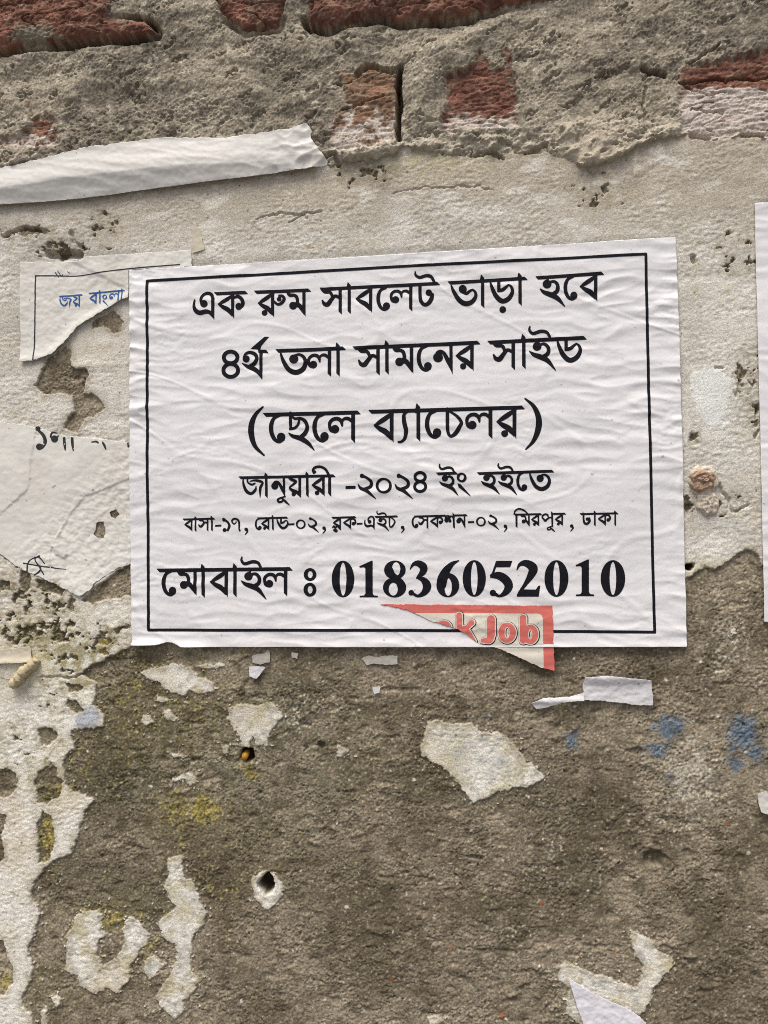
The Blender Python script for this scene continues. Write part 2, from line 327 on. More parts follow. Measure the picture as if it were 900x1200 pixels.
# diagonal trowel drag in the mortar
ca, sa = math.cos(R_(28)), math.sin(R_(28)); D1, D2 = Xf * ca + Zf * sa, -Xf * sa + Zf * ca
drag = (0.55 * pn(D1 / 13 + g2, D2 / 3.6 + g2 * .5, 61) + 0.22 * pn(D1 / 6, D2 / 1.7 + .5 * g2, 62)) * sst(-.3, .4, pn(Xf / 30, Zf / 20, 65))
mpat = 0.45 + 0.75 * sst(-.25, .35, pn(Xf / 28, Zf / 16, 69) + .4 * pn(Xf / 9, Zf / 7, 60))
mort = 3.0 + 3.2 * fbm(Xf / 34, Zf / 24, 63, 4) + drag + (1.0 * grain + 0.5 * grn2) * mpat + 0.65 * pits - 1.8 * sst(.25, .55, pn(Xf / 10 + g2, Zf / 6 + g2, 70))
brush = 0.34 * pn(Xf / 7 + .6 * g2, Zf / 2.1 + .5 * g2, 71) * sst(-.2, .4, pn(Xf / 30, Zf / 24, 77)) + 0.40 * pn(Xf / 3.4 + .5 * g2, Zf / 2.2 + .5 * g2, 72) + 0.26 * pn(Xf / 1.9, Zf / 1.6, 73) + 0.13 * pn(Xf / 1.0, Zf / 0.95, 74)
roughzone = sst(0.05, 0.35, pn(Xf / 40, Zf / 22, 75) + 0.25)
resid = local_sd([(806, 440), (836, 430), (850, 444), (862, 440), (852, 474), (842, 500), (830, 506), (815, 482)]); resid = sst(2, -3, resid)
ctop = brush * (0.26 + 0.55 * roughzone) * (1 - .75 * resid) + .25 * resid + 0.12 * grain + 0.28 * pn(Xf / 15, Zf / 10, 76)
thick = np.where(fl_sd < main_sd, 0.38, np.where(coat_sd < 0, 1.25, 0.85))
H = LOW + (1 - coat) * cem + coat * (thick + ctop + 0.2 * edge * (fl_sd < main_sd))
lipm = sst(-0.8, 0.8, upz)
# mortar edge fattens into a lip above the plaster
lpn = sst(-.25, .45, pn(Xf / 14, Zf / 9, 66) + .5 * pn(Xf / 5, Zf / 4, 67))
mort = mort + 1.7 * np.exp(-((upz - 7) / 9) ** 2) * lpn - 0.9
# beige lump hanging over the plaster, ledges, groove lines
lump = sst(6, -10, local_sd([(652, 150), (660, 178), (680, 198), (705, 197), (735, 182), (752, 162), (752, 148), (720, 140), (680, 142)]))
ledge = sst(4, -6, local_sd([(388, 178), (420, 172), (460, 166), (466, 178), (440, 188), (395, 194)]))
ledge2 = sst(4, -6, local_sd([(515, 160), (560, 162), (620, 158), (645, 160), (630, 176), (590, 180), (540, 182)]))
mort = mort + 2.4 * lump + 2.2 * ledge + (2.2 * ledge2 + .8 * lump) * (lpn * 1.3 - .2) - 1.6 * sst(.25, .5, pn(Xf / 4, Zf / 3, 68)) * sst(60, 10, upz)
# swelling shoulder right of the open joint
sh = sst(10, -16, local_sd([(476, 95), (500, 55), (560, 25), (605, 12), (612, 30), (560, 60), (520, 85), (500, 150), (476, 160)]))
mort = mort + 3.2 * sh
H = H * (1 - lipm) + lipm * (LOW + mort)
br_sd = np.full(U.shape, 1e3); br_id = np.full(U.shape, -1)
blist = []
for k, (P, c, pr) in enumerate(BRICKS):
    s = local_sd(P) if k > 2 else local_sd(P, 40, .55 * U + .45 * ru, .55 * V + .45 * rv); blist.append(s); br_id[s < br_sd] = k; br_sd = np.minimum(br_sd, s)
proud = np.array([b[2] for b in BRICKS])[np.clip(br_id, 0, 99)]
soft = np.where(br_id >= 3, 3.2, 0.9); brk = np.clip((soft - br_sd) / (2 * soft), 0, 1); brk = brk * brk * (3 - 2 * brk)
brt = np.where(br_id >= 3, np.clip((1.5 - br_sd - 9 * (pn(U / 7, V / 7, 89) + .6 * pn(U / 3, V / 3, 90) - .05)) / 6, 0, 1), np.clip((1 - br_sd - 3.0 * pn(U / 5, V / 5, 89)) / 2.5, 0, 1)) * (br_sd < 4)
rock = 1.9 * fbm(Xf / 16, Zf / 9, 81, 4) + 0.75 * pn(Xf / 2.4, Zf / 1.8, 82) + 0.6 * pn(Xf / 1.2, Zf / 1.0, 83)
crk = np.abs(pn(Xf / 22, Zf / 7, 84)); rock = rock - 1.4 * sst(0.045, 0.0, crk) * (pn(Xf / 30, Zf / 20, 85) > -0.1)
stri = 0.6 * pn(Xf / 11 + 0.4 * pn(Xf / 6, Zf / 6, 86), Zf / 1.9, 87) + 0.4 * pn(Xf / 5, Zf / 1.0, 88)
bh = LOW + np.where(br_id < 3, proud + rock - 4.0 * np.exp(br_sd / 5.0) + .6 * pits , proud - 1.0 + 0.55 * rock + stri + .5 * pits + .35 * grain)
H = H * (1 - brk) + brk * bh
# open joints: under the top course, and the upright gap
under = np.zeros(U.shape)
for s, a in ((blist[0], 1.0), (blist[1], .5), (blist[2], .9)):
    gy = np.exp(-((s - 3.2) / 3.0) ** 2) * sst(-4, 8, V - 22 + 8 * (U > 560)); under = np.maximum(under, a * gy * (0.55 + 0.9 * sst(-.1, .3, pn(U / 40, V / 60, 91))))
H = H - 10.0 * under * (br_sd > -1.5)
gap = sdline(ru * 0.6 + U * 0.4, V, [(470, 82), (467, 100), (469, 125), (466, 150), (468, 166)])
H = H - 16 * sst(4.2, 1.6, gap)
for P, wd, dp in (([(418, 90), (430, 80), (448, 84), (462, 86)], 4, 5), ([(796, 100), (835, 95), (870, 95), (930, 92)], 1.6, 2.2), ([(800, 103), (830, 112), (850, 110)], 1.3, 1.5), ([(812, 130), (846, 134)], 1.3, 1.5), ([(806, 78), (822, 68), (842, 55)], 2.2, 2.5),
                  ([(752, 82), (762, 88), (776, 90)], 3.2, 5), ([(392, 102), (412, 100)], 1.3, 2), ([(402, 132), (430, 122), (450, 115)], 1.6, 2), ([(756, 140), (752, 125), (756, 105)], 1.6, 1.5),
                  ([(380, 188), (392, 182), (398, 195)], 3.0, 5), ([(556, 185), (575, 180), (590, 186)], 2.2, 3), ([(617, 181), (628, 174), (640, 172)], 2.5, 3), ([(810, 160), (830, 163)], 3, 3), ([(870, 160), (895, 160)], 2.5, 3),
                  ([(300, 258), (330, 250), (345, 252), (360, 256)], 1.2, 1.0), ([(460, 228), (495, 222), (560, 220), (580, 224)], 0.9, .7), ([(340, 262), (362, 250), (378, 248)], 1.4, 1.4), ([(6, 278), (30, 268), (52, 272)], 3, 2.6), ([(58, 298), (74, 300), (92, 298)], 5.5, 6),
                  ([(84, 272), (88, 284), (98, 292)], 2, 2), ([(835, 562), (848, 580), (858, 598)], 2.6, 1.8), ([(862, 598), (876, 592)], 1.8, 1.5), ([(806, 592), (803, 604)], 4, 2.2), ([(812, 300), (812, 308)], 3.0, 2.5), ([(810, 508), (814, 520)], 3.6, 1.4),
                  ([(868, 440), (862, 466)], 2.0, 1.2), ([(838, 430), (846, 432)], 1.6, 1.2), ([(886, 480), (885, 490)], 2, 2), ([(886, 505), (885, 512)], 2, 2), ([(50, 793), (75, 794), (95, 791)], 1.6, 1.2)):
    H = H - dp * sst(wd * 1.25, wd * 0.3, sdline(ru, rv, P))
# drilled or knocked holes
inhole = []
for cx, cy, rx, ry, dp in ((313, 1036, 9, 13, 13), (807, 664, 5, 5, 9), (290, 885, 8, 9, 10), (376, 874, 5, 4, 3), (768, 1006, 13, 10, 3.5), (556, 1004, 12, 3, 1.8), (359, 876, 3, 3, 2), (735, 806, 4, 3, 2)):
    q = np.sqrt(((ru - cx) / rx) ** 2 + ((rv - cy) / ry) ** 2); H = H - dp * sst(1.15, 0.55, q); inhole.append(sst(1.08, .85, q) * (dp > 6))
fill = LOW + 0.2 + 0.35 * (H - LOW)
H = H * (1 - cover) + np.minimum(fill, LOW + 1.3) * cover
stc = sst(3, -6, local_sd([(-120, 226), (0, 201), (100, 177), (195, 164), (285, 162), (362, 149), (386, 194), (300, 210), (100, 236), (-120, 254)], 30, U, V)); H = H * (1 - stc) + np.minimum(H, LOW + 2.2) * stc

# --- base colour of each material of the wall (albedo)
def mixc(a, b, t): return a * (1 - t[..., None]) + b * t[..., None]
one = np.ones(U.shape)
n_a = fbm(Xf / 60, Zf / 60, 101, 4); n_b = fbm(Xf / 14, Zf / 14, 102, 4); n_c = pn(Xf / 1.5, Zf / 1.5, 103); n_d = fbm(Xf / 5, Zf / 5, 104, 3)
K = 1.0
cemA, cemB, cemC = lin(149, 138, 118) * K, lin(116, 106, 88) * K, lin(160, 152, 134) * K
col = mixc(cemA[None, None, :] * one[..., None], cemB, sst(-.25, .35, n_a + 0.5 * n_b))
col = mixc(col, cemC, 0.55 * sst(.05, .55, n_d + .4 * n_b))
n_L = fbm(Xf / 95, Zf / 70, 115, 3); col = mixc(col, lin(84, 78, 60) * K, .5 * sst(.0, .4, n_L + .25 * n_b)); col = mixc(col, lin(168, 158, 136) * K, .45 * sst(.05, .45, -n_L + .3 * n_d))
# olive algae and yellow lichen, blue spray, pale efflorescence
def blob(lst):
    r = np.zeros(U.shape)
    for cx, cy, rx, ry, a in lst: r = np.maximum(r, a * np.exp(-(((U - cx) / rx) ** 2 + ((V - cy) / ry) ** 2)))
    return r
olive = blob([(150, 890, 70, 60, .8), (120, 850, 60, 50, .6), (250, 830, 120, 50, .5), (210, 960, 60, 40, .6), (190, 850, 130, 70, .7), (300, 960, 50, 60, .5), (410, 900, 50, 50, .35), (70, 740, 60, 50, .6), (60, 960, 30, 60, .7), (150, 1060, 60, 30, .5), (60, 1160, 40, 40, .4)])
col = mixc(col, lin(104, 100, 66) * K, np.clip(olive * (0.7 + 1.0 * n_d) * 1.15, 0, .85))
teal = blob([(135, 915, 45, 22, .8), (280, 905, 40, 40, .45), (330, 850, 40, 50, .35), (140, 925, 20, 20, .8), (375, 925, 40, 40, .35)])
col = mixc(col, lin(78, 88, 78) * K, np.clip(teal * (0.6 + 1.0 * n_d), 0, .75))
yel = blob([(235, 948, 34, 16, .95), (60, 980, 14, 34, .95), (70, 925, 16, 22, .6), (292, 905, 14, 10, .95), (85, 770, 26, 18, .7), (125, 752, 18, 22, .8), (215, 945, 50, 30, .5), (130, 1080, 40, 18, .7), (8, 1150, 12, 18, .8), (180, 785, 40, 16, .4), (250, 1020, 60, 90, .28), (165, 1105, 20, 14, .7), (290, 762, 10, 10, .7), (170, 800, 90, 70, .28), (125, 905, 60, 50, .32)])
col = mixc(col, lin(172, 158, 84) * K, np.clip(sst(.38, 1.1, 1.1 * yel + .6 * n_d + .9 * n_c + .4 * n_b), 0, .8))
paleb = blob([(810, 905, 46, 60, .75), (850, 760, 40, 50, .5), (640, 1010, 90, 60, .3), (350, 840, 40, 50, .45), (600, 1110, 60, 60, .35), (440, 870, 60, 60, .25), (790, 960, 70, 40, .35)])
col = mixc(col, lin(190, 184, 166) * K, np.clip(sst(.35, .8, paleb + .5 * n_d + .55 * n_c) * .75, 0, 1))
n_e = pn(Xf / 0.95, Zf / 0.95, 108)
blue = blob([(784, 853, 20, 16, 1.1), (770, 878, 18, 10, 1.1), (872, 862, 22, 26, 1.1), (862, 895, 12, 14, .9), (887, 885, 12, 14, .9), (669, 867, 9, 13, 1.0), (785, 913, 9, 9, .8), (569, 840, 9, 6, .6), (893, 948, 6, 6, 1.0)])
col = mixc(col, lin(96, 114, 130) * K, np.clip(sst(.40, .85, blue + .5 * n_d + .7 * n_c + .4 * n_e), 0, 1) * .9)
dark = blob([(150, 900, 80, 50, .6), (300, 960, 30, 60, .5), (200, 1010, 90, 30, .45), (560, 1010, 60, 14, .5), (620, 780, 90, 30, .4), (500, 800, 40, 20, .4), (560, 1150, 120, 40, .4), (850, 1150, 70, 50, .5), (420, 980, 60, 30, .4), (690, 940, 60, 30, .4), (130, 960, 50, 30, .5), (310, 1100, 20, 90, .45), (160, 772, 60, 8, .8), (330, 1180, 60, 30, .3), (300, 800, 20, 30, .5), (130, 775, 30, 12, .4), (420, 1080, 60, 60, .3), (770, 1005, 18, 14, .5)])
col = mixc(col, lin(70, 62, 50) * K, np.clip(dark * (.6 + n_d), 0, .7))
n_e = pn(Xf / 0.95, Zf / 0.95, 108); col = col * (1 + .55 * n_c + .55 * n_e)[..., None]; col = mixc(col, lin(206, 196, 176) * K, sst(.40, .56, n_c + .35 * n_e) * .6)                           # light sand grains
col = mixc(col, lin(66, 59, 48) * K, sst(.34, .56, pn(Xf / 1.7, Zf / 1.7, 105) + .25 * n_e) * .75)       # dark grains
for cx, cy, r in ((634, 1059, 4), (530, 1110, 4), (723, 1119, 4), (460, 1149, 4.5), (853, 965, 4), (815, 1166, 2), (588, 1190, 7), (880, 827, 3)):
    q = np.sqrt((ru - cx) ** 2 + (rv - cy) ** 2); col = mixc(col, lin(146, 92, 66) * K, sst(r, r * .4, q) * np.clip(.7 + n_d + .6 * n_c, 0, 1))
col = mixc(col, lin(216, 210, 196) * K, .8 * sst(.50, .56, pn(Xf / 4.2, Zf / 3.6, 109) + .12 * n_c)); col = mixc(col, lin(78, 70, 54) * K, .6 * sst(.05, .5, pn(Xf / 10, Zf / 6, 113) + .4 * n_d))
# mortar of the upper courses
mo = mixc(lin(142, 134, 118)[None, None, :] * K * one[..., None], lin(112, 105, 92) * K, sst(-.3, .35, n_a + .6 * n_b + .4 * drag))
mo = mixc(mo, lin(176, 168, 150) * K, .6 * sst(.1, .6, n_d + .5 * n_b)); mo = mixc(mo, lin(60, 54, 46) * K, sst(.42, .60, pn(Xf / 1.7, Zf / 1.7, 105)) * .7)
mo = mo * 1.2 * (1 + .5 * n_c + .5 * n_e)[..., None]; mo = mixc(mo, lin(214, 206, 190) * K, sst(.44, .6, n_c + .3 * n_e) * .6)
smear = np.clip(sst(48, 2, upz + 16 * n_b) * (.55 + .6 * sst(-.2, .3, n_d)), 0, .9) * sst(330, 420, U + 0 * V) + np.clip(sst(14, 0, upz), 0, .7) * sst(420, 330, U)
mo = mixc(mo, lin(186, 178, 160) * K, np.clip(smear, 0, .9)); mo = mixc(mo, lin(186, 176, 156) * K, .8 * lump)
col = mixc(col, mo, lipm)
# limewash
cw = mixc(lin(226, 223, 212)[None, None, :] * K * one[..., None], lin(212, 205, 186) * K, sst(-.3, .4, n_a + .4 * n_b))
cw = mixc(cw, lin(180, 176, 162) * K, .55 * sst(-.1, .35, fbm(Xf / 36 + .3 * n_b, Zf / 12 + .3 * n_b, 114, 4)) * sst(740, 660, V))
cw = mixc(cw, lin(190, 187, 178) * K, .45 * sst(740, 660, V))
tan = np.clip(sst(310, 215, V + 40 * n_a + 26 * n_b) * (.9 + .3 * n_d), 0, 1); cw = mixc(cw, lin(176, 167, 150) * K, tan * .95)
cw = cw * (1 + .12 * n_c + .12 * n_e)[..., None]; cw = mixc(cw, lin(182, 172, 152) * K, .5 * sst(.15, .6, n_d + .4 * n_b)); cw = mixc(cw, lin(226, 224, 214) * K, .55 * sst(.15, .55, fbm(Xf / 22, Zf / 9, 106, 3)))
pw = blob([(836, 470, 22, 36, 1.0), (560, 250, 60, 10, .8), (470, 262, 18, 30, .6), (845, 520, 20, 30, .5), (640, 235, 30, 8, .6)]); cw = mixc(cw, lin(222, 222, 214) * K, np.clip(pw * (.8 + n_d), 0, .9))
cw = mixc(cw, lin(226, 228, 222) * K, resid * .85)
mould = blob([(40, 745, 50, 24, .8), (90, 765, 50, 20, .8), (130, 750, 24, 24, .7), (70, 705, 50, 20, .5), (15, 690, 24, 16, .5), (80, 800, 30, 14, .5), (60, 900, 30, 50, .4)])
cw = mixc(cw, lin(122, 116, 82) * K, np.clip(sst(.35, .9, mould + .6 * n_d + .35 * n_c), 0, .8))
flk = fl_sd < main_sd; cw = np.where(flk[..., None], mixc(mixc(cw, lin(198, 190, 158) * K, .8 * sst(-.1, .4, n_b + .3 * n_d)), lin(176, 176, 168) * K, .6 * sst(.05, .5, n_d - .4 * n_b)), cw)
yw = blob([(830, 665, 40, 10, .9), (60, 770, 70, 40, .6), (90, 800, 30, 16, .6), (75, 905, 40, 30, .4), (500, 190, 80, 20, .4)]); cw = mixc(cw, lin(196, 190, 140) * K, np.clip(yw * (.6 + n_d), 0, .7))
bg2 = blob([(104, 840, 15, 14, 1.2)]); cw = mixc(cw, lin(178, 184, 190) * K, np.clip(sst(.35, .6, bg2 + .3 * n_d), 0, 1))
bw2 = blob([(540, 880, 20, 40, .5), (590, 895, 20, 20, .4), (575, 870, 30, 16, .35)]); cw = mixc(cw, lin(172, 178, 182) * K, np.clip(bw2 * (.7 + 1.2 * n_d), 0, .6))
dirt = np.clip(edge * (.5 + .8 * n_d), 0, .5); cw = mixc(cw, lin(150, 140, 116) * K, dirt)
cw = mixc(cw, lin(70, 64, 52) * K, sst(.46, .60, pn(Xf / 2.3, Zf / 2.1, 107) + .08 * n_b) * (.75))
dark_cw = blob([(436, 198, 26, 12, .9), (398, 196, 14, 10, .8), (745, 205, 12, 30, .25), (692, 205, 22, 6, .7), (75, 285, 40, 12, .5), (450, 215, 16, 20, .4)]); cw = mixc(cw, lin(104, 96, 82) * K, np.clip(dark_cw * (.7 + .8 * n_d), 0, .85))  # darker limewash patches, mostly just below the mortar lip and lump
col = mixc(col, cw, coat * (1 - lipm))
# bricks
bc = np.array([lin(*b[1]) for b in BRICKS])[np.clip(br_id, 0, 99)] * K
bc = bc * (1 + 0.38 * n_b + .35 * n_d + .25 * n_c)[..., None]
bc = mixc(bc, lin(116, 92, 78) * K, .3 * one); bc = mixc(bc, lin(150, 132, 110) * K, .55 * sst(.05, .5, n_d + .5 * n_c)); bc = mixc(bc, lin(84, 52, 42) * K, .6 * sst(0, .5, pn(Xf / 12, Zf / 5, 111) + .3 * n_c))
bc = mixc(bc, lin(178, 126, 106) * K, .35 * sst(.1, .5, fbm(Xf / 18, Zf / 10, 112, 3)))
wash = sst(.0, .30, stri * .8 + .35 * n_d + (sst(118, 150, V) * 1.0 - .62)) * (br_id == 3) + sst(.0, .25, stri * .7 + .4 * n_d + (sst(92, 112, V) * .9 - .5)) * (br_id == 4) + sst(.1, .5, .7 * n_d + .5 * n_b + sst(110, 165, V) * .9 - .35) * (br_id == 5) + sst(.2, .5, n_d + sst(150, 172, V) * .5) * (br_id == 6)
bc = mixc(bc, lin(200, 190, 178) * K, np.clip(wash, 0, .92))
cempatch = np.clip(sst(.1, .3, blob([(146, 15, 18, 14, .7), (300, 5, 20, 14, .3), (45, 47, 26, 12, .7), (350, 30, 12, 30, .3)]) + .4 * n_d - .1), 0, 1) * (br_id < 3)
bc = mixc(bc, lin(132, 124, 108) * K, cempatch)
col = mixc(col, bc, brt)
for q in inhole: col = mixc(col, lin(92, 80, 62) * K, q)
col = np.clip(col, 0.01, 0.85)

# --- split the surface into the wall's parts
lab = np.zeros(U.shape, np.int32)                                  # 0 cement render
lab[(coat > .5) & (lipm <= .5)] = 1                                # 1 limewash
isfl = (coat > .5) & (fl_sd < main_sd) & (lipm <= .5); lab[isfl] = np.where(fl_id[isfl] < 0, 1, 100 + fl_id[isfl])
lab[lipm > .5] = 2
lab[brk > .5] = 200 + br_id[brk > .5]
flab = lab[:-1, :-1]
ny, nx = U.shape; gid = np.arange(ny * nx).reshape(ny, nx)
Q = np.stack([gid[:-1, :-1], gid[:-1, 1:], gid[1:, 1:], gid[1:, :-1]], -1).reshape(-1, 4); flab = flab.ravel()
P3 = np.c_[X.ravel() / 1000, -H.ravel() / 1000, Z.ravel() / 1000 + Z0 / 1000]; CF = np.c_[col.reshape(-1, 3), np.ones(ny * nx)].astype(np.float32)
# shared vertex normals so that part borders do not show as seams
wall = empty('brick_wall', (0, 0.02, 0), 'old brick wall with cement render, mortar and flaking limewash behind the paper notices', 'wall'); wall['kind'] = 'thing'
def wall_part(name, val):
    q = Q[flab == val]
    if not len(q): return None
    ids, inv = np.unique(q, return_inverse=True)
    me = mesh_from(name, P3[ids] - np.array([0, 0.02, 0]), inv.reshape(-1, 4))
    a = me.color_attributes.new('tone', 'FLOAT_COLOR', 'POINT'); a.data.foreach_set('color', CF[ids].ravel())
    return link(name, me, MW, wall)
wall_part('cement_render', 0); wall_part('limewash_coat', 1); wall_part('mortar', 2)
for k in range(len(FLAKES)): wall_part('limewash_flake', 100 + k)
for k in range(len(BRICKS)): wall_part('brick', 200 + k)
# masonry behind the surface
def box(name, lo, hi, mat, parent=None, off=(0, 0, 0)):
    x0, y0, z0 = [a - b for a, b in zip(lo, off)]; x1, y1, z1 = [a - b for a, b in zip(hi, off)]
    v = [(x0, y0, z0), (x1, y0, z0), (x1, y1, z0), (x0, y1, z0), (x0, y0, z1), (x1, y0, z1), (x1, y1, z1), (x0, y1, z1)]
    me = mesh_from(name, v, [(0, 3, 2, 1), (4, 5, 6, 7), (0, 1, 5, 4), (1, 2, 6, 5), (2, 3, 7, 6), (3, 0, 4, 7)], False)
    return link(name, me, mat, parent)
M_CORE = flat_mat('masonry', tuple(lin(130, 118, 98)), 0.95, .25, 40)
box('masonry_core', (-1.69, 0.03, 0.0), (1.69, 0.25, 2.79), M_CORE, wall, (0, 0.02, 0))
M_PAVE = flat_mat('pavement', (0.17, 0.16, 0.15), 0.95, .3, 30)
tag(box('pavement', (-40, -40, -0.2), (40, 0.2, -0.001), M_PAVE), kind='structure')
